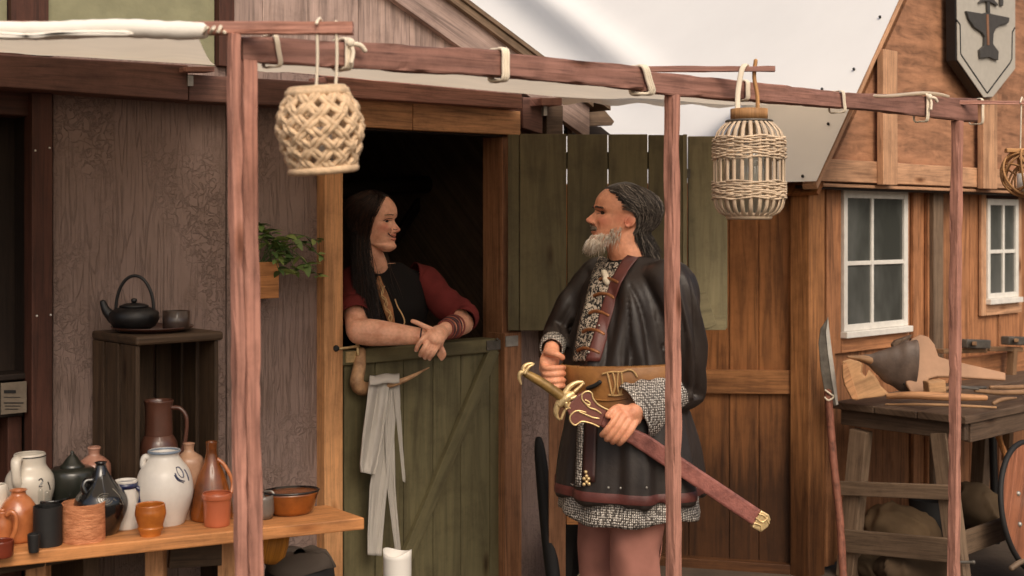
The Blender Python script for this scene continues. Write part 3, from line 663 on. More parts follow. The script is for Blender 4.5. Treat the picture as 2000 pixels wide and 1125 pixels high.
d1 = FK(466, 60, CO+.03).y; d2 = FK(1400, 136, CO+.03).y; d3 = FK(1890, 200, CO+.035).y
rod(FR, -300, 690, 55, d1, .028, .028)
mb = MB(); pts = [W(x, 57.5+2.5*math.sin(x*.021)+(70-60)*max(0, (60-x))/360, d1-.004) for x in range(-300, 405, 12)]
mb.tube(pts, [(.0205+.0014*noise.noise(Vector((i*.45, 0, 0)))+.0006*math.sin(i*1.9))*(1 if i < len(pts)-2 else .92) for i in range(len(pts))], 14, flat=1.05); M['sleeve'] = cloth('white_canvas', lin(240,234,224), weave=400, var=.06); part('cloth_sleeve', mb, M['sleeve'], awn)
mb = MB()
for q_ in range(2): mb.tube(crm([W(x, y, d1-.022) for x, y in ((-40, 70-8*q_), (30, 72-4*q_), (70, 69+q_*3), (110, 66), (170, 63+4*q_), (260, 64+3*q_))], 5), [.001]+[.005]*24+[.001], 6)
part('cloth_wrinkle', mb, M['sleeve'], awn)
rod(None, 1262, 1513, 135, d2, .02, .018, 'beam'); rod(None, 1868, 2120, 200, d3, .018, .014, 'post')
# cloths
def sag(i, n): return math.sin(math.pi*i/n)
mb = MB(); g = []; n = 14; m_ = 40
for k in range(m_+1):
    s_ = sA(-420)+(sA(440)-sA(-420))*k/m_; row = []
    back = FA.p(s_, .115, np.interp(s_, [sA(-420, .11), sA(368, .11), sA(440, .11)], [FA.z(-420, 80, .11), FA.z(368, 127, .11), FA.z(368, 127, .11)+.004])+.004); t = k/m_
    fx = -420+t*(450+420); front = W(fx, 72-6*t, d1+.012)
    for i in range(n+1):
        q = back.lerp(front, i/n); q.z -= .012*sag(i, n)*(1+.4*math.sin(k*.7)); row.append(q)
    # wrap the front over the rod
    g.append(row)
g = g[:38]
mb.grid(g); part('cloth', mb, M['canopy'], awn)
mb = MB(); g = []; m_ = 60
for k in range(m_+1):
    t = k/m_; x = 500+t*(1875-500); fp = FK(x, 0, CO); zf = FA.z(x, np.interp(x, [470, 985, 1250, 1640, 1900], [72, 100, 131, 180, 190]), CO)
    front = FA.p(sA(x, CO), CO-.03, zf-.012); xb = 460+t*(1530-460)
    back = FA.p(sA(xb, .125), .125, np.interp(xb, [460, 1090, 1480], [FA.z(460, 131, .125), FA.z(1090, 189, .125), FA.z(1480, 199, .125)])); row = []
    for i in range(n+1):
        q = back.lerp(front, i/n); q.z -= .02*sag(i, n)*(1+.5*math.sin(k*.55)); row.append(q)
    hang = .0 if xb < 1085 else .028+.008*math.sin(k*1.1); row = [row[0]+Vector((0, .004, -hang)), row[0]+Vector((0, .003, -hang*.5))]+row
    row += [front+FA.n*.035+Vector((0, 0, .017)), front+FA.n*.05+Vector((0, 0, .015))] if 40 < k < 44 else []
    g.append(row if not (40 < k < 44) else row[:n+3])
mb.grid(g); part('cloth', mb, M['canopy'], awn)
# ties of cloth and cord round the beams
def tie(x, yt, yb, wd=.012, lean=0, knot=False, o=CO):
    mb = MB(); s_ = sA(x, o); a, b = FA.z(x, yt, o+.02)+.003, FA.z(x, yb, o+.02)-.004; L = []
    for dd in (0, 1):
        sh = lean*dd
    loop = [(-.026, a), (.0, a+.003), (.026, a), (.028, (a+b)/2), (.026, b), (0, b-.003), (-.026, b), (-.028, (a+b)/2)]
    for r_ in range(3):
        pts = [FA.p(s_+wd*(r_-1)*.7+lean*(q[1]-a)/(b-a+1e-6)*(1 if q[0] > 0 else .2), o+q[0]*(1+.04*r_), q[1]) for q in loop]
        mb.tube(crm(pts, 4, True), wd*.42, 7, closed=True)
    if knot:
        mb.sphere(FA.p(s_, o+.034, a-.008), .012, n=10); mb.tube(crm([FA.p(s_, o+.034, a-.01), FA.p(s_+.02, o+.045, a-.012), FA.p(s_+.034, o+.046, a-.024)], 4), [.006]*9, 7)
        mb.tube(crm([FA.p(s_, o+.034, a-.01), FA.p(s_+.004, o+.04, a-.03), FA.p(s_-.003, o+.042, a-.055)], 4), [.005]*9, 7)
    part('tie', mb, M['tie'], awn)
for a in ((526, 72, 122, .005, .012), (668, 80, 127, .010, 0, True), (973, 99, 150, .011, 0), (1246, 132, 176, .012, .03), (1446, 160, 190, .008, 0), (1633, 180, 214, .006, .01), (1799, 186, 232, .007, -.004, True), (1906, 195, 237, .006, 0)): tie(*a)
mb = MB(); pts = [W(395+i*4, 58+8*math.sin(i*1.9)*.8, d1-.018+.02*math.sin(i*1.9+1.5)) for i in range(12)]; mb.tube(pts, .004, 7)
mb.tube([W(430+i*7, 46-(i > 3)*1, d1-.006) for i in range(9)], .004, 7); part('cord', mb, M['tie'], awn)
mb = MB(); pts = [FK(x, y, CO+.01) for x, y in ((1698, 187), (1730, 188), (1765, 185), (1800, 182), (1830, 184), (1852, 190))]; mb.tube(crm(pts, 4), [.001]+[.007]*19+[.001], 8, flat=2.2, fdir=(0, 0, 1)); part('cloth_fold', mb, M['canopy'], awn)
# ------------------------------------------------------------------ ceramics
def glaze(name, c, rough=.25, var=.2, scale=14, c2=None, coat=.5, bump=.12, bscale=40, stretch=(1,1,1)): return plain(name, c, rough, 0, var, scale, bump, bscale, .5, c2, coat, stretch=stretch)
G = {'white': glaze('white_stoneware', lin(214,208,200), .42, .18, 5, coat=.2, bump=.3), 'cream': glaze('cream_crackle', lin(205,196,182), .4, .14, 8),
 'black': glaze('black_glaze', lin(20,19,20), .12, .4, 20, coat=.8), 'blackm': plain('black_clay', lin(26,24,23), .6, 0, .3, 20, .15),
 'green': glaze('dark_green_glaze', lin(38,40,34), .35, .3), 'tan': glaze('tan_stoneware', lin(186,150,122), .4, .2, 10, c2=lin(140,96,76)),
 'pink': glaze('salt_glaze', lin(190,148,128), .4, .2, 8, c2=lin(150,92,72)), 'amber': glaze('amber_glaze', lin(190,112,46), .2, .25, 9, c2=lin(130,66,22)),
 'amberd': glaze('dark_amber_glaze', lin(150,82,30), .18, .3, 7, c2=lin(60,28,12)), 'copper': glaze('copper_glaze', lin(198,124,76), .25, .3, 8, c2=lin(128,62,34)),
 'terra': glaze('terracotta_glaze', lin(178,96,64), .3, .15, 10), 'brown': glaze('brown_glaze', lin(92,58,46), .3, .3, 10), 'red': glaze('oxblood_glaze', lin(110,44,26), .3, .3),
 'blue': glaze('cobalt', lin(26,34,74), .3, .2), 'bluegrey': glaze('blue_grey_rim', lin(120,134,150), .35, .15), 'sand': plain('scratched_clay', lin(202,138,100), .8, 0, .3, 30, .9, 70, .2, lin(160,96,62), 0, 'Object', (1, 1, 5))}
BZ, RZ = .70, .66
def pot(name, label, cat, x, prof, mat, d=None, py=None, z0=None, n=36, open_=True, sq=0):
    # prof: (half width px, row px) from the base up
    if d is None: r0 = prof[0][0]*3.6/FPX; d = (HC-BZ)*FPX/(py-HOR)+r0; z0 = BZ
    elif z0 is None: z0 = RZ
    yb = HOR+(HC-z0)*FPX/d; k = d/FPX; c = Vector(((x-1000)*k, d, z0)); P = []
    hs = [(prof[0][0]*k, 0)]+[(h*k, max(.001, (yb-y)*k)) for h, y in prof[1:]]
    a = crm([Vector((r, 0, z)) for r, z in hs], 5); P = [(.001, 0)]+[(max(.001, p.x), p.z) for p in a]
    if open_:
        r, z = P[-1]; th = .004; P += [(r-th*.5, z+.0015), (r-th, z-.001)]
        for p in reversed(a[len(a)//3:-2]): P.append((max(.002, p.x-th), p.z))
        P.append((.001, P[-1][1]))
    else: P.append((.001, P[-1][1]+.001))
    root = thing(name, label, cat, c); mb = MB(); mb.lathe(c, P, n, sq=sq); b = part('body', mb, mat, root)
    return root, c, k, (lambda px, py_, dd=0: Vector(((px-1000)*(d+dd)/FPX, d+dd, HC+(HOR-py_)/FPX*(d+dd)))), b
def loop(root, Q, pts, r, mat, name='handle', dd=0, flat=1.0):
    mb = MB(); P = crm([Q(x, y, (a[0] if a else dd)) for x, y, *a in pts], 6); mb.tube(P, [r*(1+.25*abs(2*i/len(P)-1)) for i in range(len(P))], 10, flat=flat); return part(name, mb, mat, root)

# ---- pottery bench
b0, b1 = onz(-420, 1083+42.5, BZ), onz(712, 1011, BZ); be = (b1-b0).normalized(); bn = Vector((-be.y, be.x, 0))
bench = thing('pottery_bench', 'long orange plank bench crowded with pots before the stall', 'bench', Vector((b1.x-.8, b1.y, 0)))
mb = MB(); P = [(b0, b1)[i]+bn*(.0, .22)[j]+Vector((0, 0, -.036*(1-k)))-be*(.05*j*i) for k in (0, 1) for j in (0, 1) for i in (0, 1)]; mb.hexa(P, 0); part('plank', mb, M['benchwood'], bench, .004)
def leg(x, y, wpx, d, mat, nm='leg', y1=None):
    q = W(x, y, d); mb = MB(); w_ = wpx*d/FPX; mb.beam(Vector((q.x, q.y, 0)), Vector((q.x, q.y, BZ-.037)), w_, .045, side=(1, 0, 0)); return part(nm, mb, M[mat], bench, .003)
leg(305, 1085, 36, 3.79, 'lintel'); leg(75, 1100, 40, 3.60, 'lintel'); leg(446, 1070, 36, 3.90, 'lintel')
mb = MB(); mb.beam(W(330, 1088, 3.80), W(470, 1080, 3.92), .02, .065); part('apron', mb, M['crate'], bench, .002)
mb = MB(); mb.fbox(FA, sA(-500, .4), sA(492, .4), .02, .40, RZ-.034, RZ-.0005, 0)
rb = thing('back_shelf', 'dark low shelf plank running along the mauve wall', 'shelf', FA.p(-1.1, .2, 0)); part('plank', mb, M['crate'], rb, .003)
for s_ in (-2.2, -1.15, -.62):
    mb = MB(); mb.fbox(FA, s_, s_+.05, .06, .34, 0, RZ-.035, 2); part('leg', mb, M['crate'], rb, .003)

# ---- crate on end with tea set
fo = .32; cs0, cs1 = sA(265, fo), sA(427, fo); cz = FA.z(300, 655, fo)
crate = thing('slatted_crate', 'dark slatted wooden crate standing on end under the teapot', 'crate', FA.p((cs0+cs1)/2, .17, RZ))
mb = MB(); mb.fbox(FA, cs0-.004, cs1+.012, .02, fo+.012, cz-.028, cz, 0); part('top_board', mb, M['crate'], crate, .008)
mb = MB(); mb.fbox(FA, cs0, cs1, .02, fo, RZ+.001, RZ+.02, 0); part('bottom_board', mb, M['crate'], crate, .003)
for s_ in (cs0, cs1-.014):
    for a, b in ((.02, .10), (.115, .2), (.22, fo)):
        mb = MB(); mb.fbox(FA, s_, s_+.014, a, b, RZ+.021, cz-.029, 2); part('slat', mb, M['crate'], crate, .002)
for k in range(4):
    a = cs0+.016+k*.066; mb = MB(); mb.fbox(FA, a, a+.055, .02, .034, RZ+.021, cz-.029, 2); part('slat', mb, M['crate'], crate, .002)
cd_ = FA.p((cs0+cs1)/2, .19, 0).y; tz = cz
def WZ(x, z, d): return Vector(((x-1000)*d/FPX, d, z))
tc_ = WZ(298, tz, cd_); kk = cd_/FPX
tray = MB(); tray.lathe(tc_, [(.001, 0), (.10, .001), (.122, .010), (.128, .016), (.126, .017), (.10, .007), (.001, .006)], 40)
one('serving_tray', tray, glaze('tray_lacquer', lin(64,34,24), .35, .3), 'round dark lacquer tray on top of the crate', 'tray', tc_)
c = WZ(262, tz+.007, cd_); tp = thing('teapot', 'squat black iron teapot with an arched overhead handle', 'teapot', c)
mb = MB(); mb.lathe(c, [(.001, 0), (.05, .001), (.066, .010), (.078, .032), (.076, .052), (.062, .064), (.045, .069), (.001, .071)], 36); part('body', mb, M['black'], tp)
mb = MB(); mb.lathe(c+Vector((0, 0, .070)), [(.046, 0), (.044, .005), (.026, .011), (.001, .014)], 30); lid = part('lid', mb, M['black'], tp)
mb = MB(); mb.lathe(c+Vector((0, 0, .082)), [(.005, 0), (.010, .006), (.009, .013), (.001, .016)], 16); part('knob', mb, M['black'], lid)
mb = MB(); mb.tube(crm([c+Vector((-.062, -.01, .035)), c+Vector((-.085, -.012, .06)), c+Vector((-.095, -.012, .085))], 5), crs([.020, .014, .010], 5), 12); part('spout', mb, M['black'], tp)
mb = MB(); mb.tube(crm([c+Vector((.06*math.cos(R(a))+.002, 0, .05+.118*math.sin(R(a))**.9 if a not in (0, 180) else .05)) for a in (180, 160, 135, 110, 85, 60, 35, 15, 0)], 4), .0052, 10); part('handle', mb, M['black'], tp)
c = WZ(344, tz+.007, cd_-.03); mb = MB(); mb.lathe(c, [(.001, 0), (.036, .001), (.041, .006), (.042, .06), (.039, .06), (.037, .012), (.001, .010)], 30)
one('tea_cup', mb, glaze('tea_cup_glaze', lin(58,44,38), .4, .3), 'small dark straight sided cup beside the teapot', 'cup', c)

# ---- pots on the bench and back shelf
r, c, k, Q, b = pot('stoneware_jug', 'large white jug with grey rim and blue motif', 'jug', 321, [(38, 1030), (42, 1010), (53, 975), (55, 948), (48, 920), (34, 900), (28, 890), (30, 882), (30, 879)], G['white'], py=1030)
loop(r, Q, [(296, 895, -.005), (283, 893, -.01), (279, 908, -.012), (287, 922, -.008), (296, 920, 0)], .0085, G['white'])
mb = MB(); zr_ = HC+(HOR-881)*k; mb.tube([c+Vector((math.cos(a)*.0445, math.sin(a)*.0445, zr_-c.z)) for a in np.linspace(0, 6.283, 33)[:-1]], .0042, 8, closed=True); part('rim_band', mb, G['bluegrey'], r)
def decal(root, bobj, Q, curves, mat, rpx, name='painted_mark'):
    me = bobj.data; off = wloc(bobj); bv = BVHTree.FromPolygons([v.co+off for v in me.vertices], [p.vertices for p in me.polygons]); o_ = Vector((0, 0, HC))
    mb = MB()
    for cv in curves:
        pts = []
        for x, y in cv:
            dr = (W(x, y, 1)-o_).normalized(); h = bv.ray_cast(o_, dr)
            if h[0]: pts.append(h[0]+h[1]*.0006)
        if len(pts) > 1: mb.tube(crm(pts, 3), rpx, 6, flat=.4)
    part(name, mb, mat, root)
decal(r, b, Q, [[(344, 914), (349, 913), (356, 922), (358, 932), (352, 931), (346, 922), (344, 914)], [(342, 925), (345, 932), (352, 938), (360, 940)], [(341, 929), (347, 938), (358, 943)], [(360, 918), (366, 930), (368, 938)]], G['blue'], .0022)
r, c, k, Q, b = pot('stoneware_crock', 'grey white crock with ringed handle and black flower marks', 'crock', 58, [(34, 0), (40, 985), (46, 955), (44, 930), (33, 913), (30, 905), (30, 890), (29, 886)], G['cream'], d=3.70)
loop(r, Q, [(34, 897, -.052), (31, 903, -.068), (31, 922, -.074), (33, 940, -.07), (36, 948, -.062)], .0085, G['cream'], flat=1.5)
mb = MB(); zr_ = HC+(HOR-890)*k; mb.tube([c+Vector((math.cos(a)*.0447, math.sin(a)*.0447, zr_-c.z)) for a in np.linspace(0, 6.283, 33)[:-1]], .0018, 6, closed=True); part('rim_band', mb, G['black'], r)
decal(r, b, Q, [[(76, 938), (80, 935), (83, 940), (79, 946), (76, 951), (82, 950)], [(93, 942), (96, 950), (97, 956)]], G['black'], .0022)
r, c, k, Q, b = pot('lidded_pot', 'dark green pot with a conical lid and knob', 'pot', 141, [(34, 0), (42, 975), (46, 945), (44, 920), (34, 912)], G['green'], d=3.80, open_=False)
mb = MB(); z_ = lambda y: HC+(HOR-y)*k-c.z; mb.lathe(c, [(.036, z_(913)), (.037, z_(910)), (.028, z_(905)), (.016, z_(894)), (.006, z_(887)), (.004, z_(886)), (.006, z_(884)), (.004, z_(881)), (.001, z_(880))], 30); part('lid', mb, G['green'], r)
r, c, k, Q, b = pot('stoneware_jar', 'pinkish salt glazed jar with a narrow collar neck', 'jar', 184, [(26, 0), (30, 960), (32, 925), (30, 905), (18, 893), (11, 888), (11, 880), (13, 875), (12, 873)], G['pink'], d=3.90)
r, c, k, Q, b = pot('black_bottle', 'glossy black flask bottle with silvery leaf pattern', 'bottle', 197, [(30, 1049), (40, 1025), (51, 992), (48, 968), (30, 945), (16, 925), (10, 910), (10, 905), (12, 903)], G['black'], py=1049)
loop(r, Q, [(180, 938, -.03), (168, 940, -.038), (163, 950, -.045), (166, 962, -.045), (172, 968, -.04)], .008, G['black'])
decal(r, b, Q, [[(205+15*math.cos(a)*q, 975+11*math.sin(a)*q) for a in np.linspace(.3, 5.2, 12)] for q in (1, .65, .35)]+[[(220, 955), (232, 968), (240, 985)], [(222, 975), (236, 985)]], plain('silver_lustre', lin(130,124,112), .35, .5), .0016)
r, c, k, Q, b = pot('stoneware_mug', 'white mug with dark blue band and handle', 'mug', 246, [(24, 1036), (25, 1020), (23, 980), (21, 950), (22, 938)], G['white'], py=1036)
mb = MB(); z_ = lambda y: HC+(HOR-y)*k-c.z; mb.lathe(c, [(.0335, z_(952)), (.0338, z_(942))], 30); part('blue_band', mb, G['blue'], r); loop(r, Q, [(262, 952, 0), (274, 958, 0), (273, 985, 0), (264, 1000, 0)], .006, G['blue'])
pot('amber_beaker', 'ridged amber glazed beaker at the bench edge', 'cup', 294, [(20, 1050), (21, 1040), (25, 1030), (24, 1026), (28, 1012), (30, 1002), (29, 993), (28, 985)], G['amber'], py=1050)
r, c, k, Q, b = pot('brown_pitcher', 'tall brown tankard pitcher inside the slatted crate', 'pitcher', 310, [(34, 0), (36, 960), (38, 900), (36, 868), (28, 850), (27, 846), (26, 800), (29, 782)], G['brown'], d=3.96, z0=RZ+.021)
loop(r, Q, [(336, 796, 0), (352, 798, 0), (364, 815, 0), (364, 845, 0), (358, 875, 0), (345, 890, 0)], .006, G['brown'])
r, c, k, Q, b = pot('stoneware_jar', 'sandy tan jar with narrow neck behind the white jug', 'jar', 369, [(24, 0), (27, 950), (29, 915), (27, 895), (16, 886), (10, 880), (10, 870), (12, 866)], G['tan'], d=3.86)
r, c, k, Q, b = pot('amber_bottle', 'tall dark amber bottle with looped handle', 'bottle', 413, [(38, 1021), (42, 1005), (38, 970), (27, 930), (16, 905), (11, 885), (11, 868), (12, 863)], G['amberd'], py=1021)
loop(r, Q, [(424, 897, 0), (436, 906, 0), (448, 925, 0), (454, 945, 0), (450, 965, -.01), (440, 975, -.02)], .0055, G['copper'])
r, c, k, Q, b = pot('terracotta_beaker', 'terracotta beaker with a rolled rim beside the amber bottle', 'cup', 424, [(22, 1031), (25, 1022), (26, 990), (27, 976), (29, 972), (29, 965), (28, 963)], G['terra'], py=1031)
r, c, k, Q, b = pot('clay_cylinder', 'scratched sandy clay cylinder pot with open top', 'pot', 163, [(39, 1064), (41, 1058), (41, 1020), (41, 985), (41, 981)], G['sand'], py=1064)
r, c, k, Q, b = pot('black_canister', 'matt black canister holding two glass tubes', 'canister', 93, [(26, 1071), (27, 1065), (27, 1030), (27, 992), (27, 988)], G['blackm'], py=1071)
M['tubeglass'] = clear('tube_glass')
for x, y in ((79, 958), (92, 962)):
    a, b_ = Q(x, 1040), Q(x, y); mb = MB(); mb.tube([a, b_], .007, 12); one('glass_tube', mb, M['tubeglass'], 'clear glass tube in the black canister, the %s of the pair' % ('taller' if x < 85 else 'shorter'), 'tube', a, 'glass tubes in the black canister')
pot('black_beaker', 'tiny black beaker on the bench edge', 'cup', 66, [(9, 1081), (10, 1075), (12, 1048), (12, 1043)], G['blackm'], py=1081)
r, c, k, Q, b = pot('copper_jug', 'round copper brown jug with a cream neck ring', 'jug', 36, [(24, 1063), (30, 1050), (36, 1020), (35, 995), (24, 975), (15, 966), (14, 960), (17, 957)], G['copper'], py=1063)
r, c, k, Q, b = pot('copper_tankard', 'small copper brown tankard with a curled handle', 'mug', 4, [(18, 1072), (20, 1060), (20, 1030), (17, 1010), (16, 998)], G['copper'], py=1072)
loop(r, Q, [(14, 1005, -.02), (24, 1000, -.022), (32, 1012, -.022), (30, 1035, -.022), (22, 1055, -.02)], .006, G['copper'])
pot('red_dish', 'low oxblood dish at the bench end', 'dish', 2, [(20, 1092), (23, 1085), (24, 1062), (24, 1056)], G['red'], py=1092)
pot('glass_bowl', 'dark glass bowl behind the copper jug', 'bowl', 100, [(20, 1048), (28, 1020), (34, 990), (35, 972)], G['black'], py=1038)
pot('grey_jar', 'small grey jar at the end of the shelf', 'jar', -2, [(16, 0), (18, 985), (17, 955), (14, 946)], G['cream'], d=3.58)
# oval baking dish with black lid tray
q = onz(566, 1008, BZ)+Vector((0, .03, 0)); kq = q.y/FPX; dish = thing('baking_dish', 'orange oval baking dish with a black inside on the bench', 'dish', q)
def oval(c, prof, fx, fy, ang, n=40):
    mb = MB(); b = 0; Mx = Matrix.Rotation(ang, 3, 'Z')@Matrix.Diagonal((fx, fy, 1)); mb.lathe(c, prof, n, Mx); return mb
part('body', oval(q, [(.001, 0), (.055, .001), (.066, .012), (.082, .060), (.084, .068)], 1.0, .72, R(20)), G['amberd'], dish)
part('inside', oval(q+Vector((0, 0, .001)), [(.0845, .066), (.087, .071), (.083, .073), (.074, .055), (.05, .02), (.001, .018)], 1.0, .72, R(20)), G['black'], dish)
mb = MB(); mb.tube(crm([q+Vector((-.075, -.03, .074)), q+Vector((-.05, -.05, .078)), q+Vector((-.04, -.048, .06))], 5), .0035, 8); part('handle', mb, M['steel'], dish)
c = onz(507, 1020, BZ)+Vector((0, .05, 0)); mb = MB(); mb.lathe(c, [(.001, 0), (.028, .001), (.034, .02), (.032, .06), (.030, .07), (.027, .07), (.025, .02), (.001, .018)], 30); one('grey_pot', mb, glaze('grey_glaze', lin(104,94,86), .5, .2), 'small grey pot behind the pink post next to the orange dish', 'pot', c)

# ---- under the bench
c = W(585, 1110, 4.15); c.z = 0; cau = thing('iron_cauldron', 'round black cauldron under the bench with a cloth on its rim', 'cauldron', c); hz = HC+(HOR-1078)*4.15/FPX
mb = MB(); mb.lathe(c, [(.001, 0), (.09, .001), (.13, .1), (.135, .25), (.11, hz-.05), (.075, hz-.012), (.07, hz-.01), (.001, hz-.03)], 36); part('body', mb, M['blackmatte'], cau)
mb = MB(); g = [[c+Vector((math.cos(a)*rr*(1+.06*math.sin(5*a)), math.sin(a)*rr, hz-.002-zz+.008*math.sin(3*a+rr*90))) for a in np.linspace(0, 6.283, 40)] for rr, zz in ((.03, 0), (.06, -.004), (.082, .004), (.098, .02), (.112, .045))]; mb.grid(g); part('cloth', mb, cloth('grey_rag', lin(96,86,78)), cau, solid=.003)
q = W(522, 1100, 3.97); c = Vector((q.x, q.y, 0)); st_ = thing('wooden_bowl', 'deep yellow wooden bowl hanging on its side beneath the bench', 'bowl', W(522, 1075, 3.97))
mb = MB(); mb.lathe(W(528, 1072, 3.97), [(.001, -.045), (.03, -.04), (.05, -.015), (.053, .02), (.05, .05), (.046, .05), (.046, .02), (.03, -.03), (.001, -.035)], 30, Matrix.Rotation(R(12), 3, 'Y')); part('body', mb, wood('bowl_wood', lin(206,136,50), dark=.5, knots=0, var=.05), st_)
mb = MB(); mb.beam(W(522, 1052, 3.97), W(532, 1030, 3.93), .02, .02); part('peg', mb, M['jamb'], st_, .002)
c = W(776, 1125, 4.35); c.z = 0; hz = HC+(HOR-1077)*4.35/FPX
mb = MB(); n = 32; g = []
for i, (rr, z_) in enumerate([(.001, .0), (.047, .0), (.047, .2), (.048, hz-.02), (.049, hz), (.045, hz+.0), (.043, hz-.03), (.001, hz-.035)]):
    g.append([c+Vector((math.cos(a)*rr, math.sin(a)*rr, z_+(.008*math.cos(2*a+.6) if i in (4, 5) else 0))) for a in np.linspace(0, 6.283, n+1)])
mb.grid(g); one('white_pillar', mb, plain('white_wax', lin(226,222,216), .5, 0, .05, 8, .05), 'tall white wax pillar candle standing before the green half door', 'candle', c)

# ---- planter on the wall
pl = thing('hanging_planter', 'orange wooden wall planter with trailing green plant', 'planter', FA.pix(520, 583, .06))
p0, p1 = sA(490, .1), sA(545, .1); za, zb_ = FA.z(520, 583, .1), FA.z(520, 512, .1)
for a in ((p0, p1, .088, .1, za, zb_), (p0, p0+.012, .005, .087, za, zb_), (p1-.012, p1, .005, .087, za, zb_), (p0+.013, p1-.013, .005, .087, za, za+.012)):
    mb = MB(); mb.fbox(FA, *a, 0); part('box_board', mb, M['orange2'] if 0 else M['benchwood'], pl, .002)
mb = MB(); mb.fbox(FA, p0+.013, p1-.013, .005, .087, zb_-.03, zb_-.012); part('soil', mb, M['ground'], pl)
LM = [plain('plant_leaf_%d' % i, c_, .5, 0, .3, 30, .1) for i, c_ in enumerate((lin(104,128,66), lin(78,104,54), lin(136,152,84)))]
def leafmesh(L, w_):
    mb = MB(); g = []
    for i in range(7):
        t = i/6; hw = w_*math.sin(math.pi*min(1, t*.96+.03))**.8*(1-.35*t); zc = -.25*L*t*t
        g.append([Vector((L*t, -hw, zc+.25*hw)), Vector((L*t, 0, zc)), Vector((L*t, hw, zc+.25*hw))])
    mb.grid(g); me = mb.mesh('leaf'); return me
LMS = []
for m in LM:
    me = leafmesh(.055, .017); me.materials.append(m); LMS.append(me)
cen = FA.pix(515, 505, .05); tips = []
for (x, y, o_) in ((505, 440, .06), (520, 455, .08), (535, 470, .1), (548, 480, .1), (560, 500, .12), (590, 475, .12), (618, 470, .1), (628, 500, .1), (605, 520, .14), (580, 530, .13), (622, 540, .1), (545, 530, .14), (512, 470, .1), (575, 505, .12)):
    e_ = FA.pix(x, y, o_); mid = (cen+e_)/2+Vector((0, 0, .05)); P = crm([cen+Vector((random.uniform(-.03, .03), 0, -.02)), mid, e_], 6)
    mb = MB(); mb.tube(P, .0014, 5); part('stem', mb, LM[1], pl)
    for t in (4, 7, 9, 11, 12):
        for z_ in range(1 + (t > 8)):
            lo = bpy.data.objects.new('leaf', random.choice(LMS)); COL.objects.link(lo); lo.parent = pl; lo.location = P[t]-wloc(pl)
            lo.rotation_euler = (random.uniform(-.6, .6), random.uniform(-.5, .8), random.uniform(-3.14, 3.14)); s_ = random.uniform(.5, 1.1); lo.scale = (s_, s_, s_)

# ---- notice on the shelf of the dark bay
nb = thing('notice_card', 'faded printed notice card in the dark bay', 'notice', FA.pix(25, 810, .02))
mb = MB(); mb.fbox(FA, sA(3, .02), sA(53, .02), .012, .016, FA.z(25, 808, .02), FA.z(25, 747, .02)); part('card', mb, plain('old_paper', lin(120,108,94), .9, 0, .3, 20, .1), nb)
for y, x0, x1, h in ((765, 8, 31, 6), (776, 8, 40, 1.2), (787, 8, 46, 2), (793, 10, 40, 1.2), (799, 10, 36, 1.2)):
    mb = MB(); mb.fslab(FA, (x0, y-h/2, y+h/2), (x1, y-h/2, y+h/2), .0165, .018); part('print_line', mb, M['blackmatte'], nb)

# ---- antler hook with scarf on the half door
hk = thing('antler_hook', 'antler hook with one long pointed tine on the green half door', 'hook', FA.pix(705, 760, .03))
D = lambda x, y, o_=.05: FA.pix(x, y, o_)
bone = plain('antler', lin(190,150,112), .6, 0, .35, 25, .4, 60, c2=lin(120,86,60))
mb = MB(); mb.tube(crm([D(704, 686, .03), D(702, 715, .05), D(697, 745, .06), D(706, 758, .06), D(726, 757, .07), D(755, 752, .1), D(790, 742, .13), D(838, 718, .16)], 6), crs([.020, .024, .026, .028, .020, .014, .010, .002], 6), 14); part('antler', mb, bone, hk)
mb = MB(); mb.sphere(D(697, 748, .055), .026, .02, .026); part('burr', mb, bone, hk)
sc_ = thing('grey_scarf', 'long grey linen scarf hanging from the antler hook', 'scarf', D(745, 1085, .07))
lc = cloth('grey_linen', lin(188,182,174), weave=600, var=.12)
def strip(L, Rr, folds, amp, o0, nm='cloth'):
    mb = MB(); g = []; n = 30; m = 30
    for i in range(n+1):
        t = i/n; row = []
        xl = np.interp(t, np.linspace(0, 1, len(L)), [p[0] for p in L]); xr = np.interp(t, np.linspace(0, 1, len(Rr)), [p[0] for p in Rr])
        yl = np.interp(t, np.linspace(0, 1, len(L)), [p[1] for p in L]); yr = np.interp(t, np.linspace(0, 1, len(Rr)), [p[1] for p in Rr])
        for k in range(m+1):
            u = k/m; ph = u*folds*2*math.pi+1.2*noise.noise(Vector((t*1.5, u*2, folds)))
            row.append(FA.pix(xl+(xr-xl)*u, yl+(yr-yl)*u, o0+amp*(.55*math.sin(ph)*(.4+.6*min(1, t*3))+1.1*noise.noise(Vector((u*folds*1.5+.3*t, t*1.3, folds*7))))+.01*t+.004*noise.noise(Vector((u*9, t*5, o0*50)))))
        g.append(row)
    mb.grid(g); part(nm, mb, lc, sc_, solid=.003)
strip([(722, 735), (716, 790), (708, 850), (703, 905), (704, 922)], [(762, 735), (756, 790), (748, 850), (738, 905), (732, 928)], 1.9, .012, .108)
strip([(750, 750), (738, 850), (722, 950), (718, 1040), (718, 1084)], [(772, 750), (768, 850), (756, 950), (748, 1040), (745, 1086)], 1.2, .010, .088)
strip([(755, 748), (752, 850), (756, 950), (766, 1030), (772, 1078)], [(778, 748), (770, 850), (772, 950), (778, 1030), (783, 1080)], 1.0, .007, .095)
strip([(766, 745), (772, 800), (780, 870), (786, 930), (787, 940)], [(780, 745), (782, 800), (786, 870), (791, 930), (791, 942)], .8, .004, .10)
mb = MB(); g = []
for i in range(13):
    t = i/12; o_ = .115*math.cos(math.pi*t)*.5+.075; dz = 18*math.sin(math.pi*t); g.append([FA.pix(722+(780-722)*u, 752-5*u-dz+1.2*math.sin(u*9), o_) for u in np.linspace(0, 1, 24)])
mb.grid(g); part('cloth_fold', mb, lc, sc_, solid=.003)

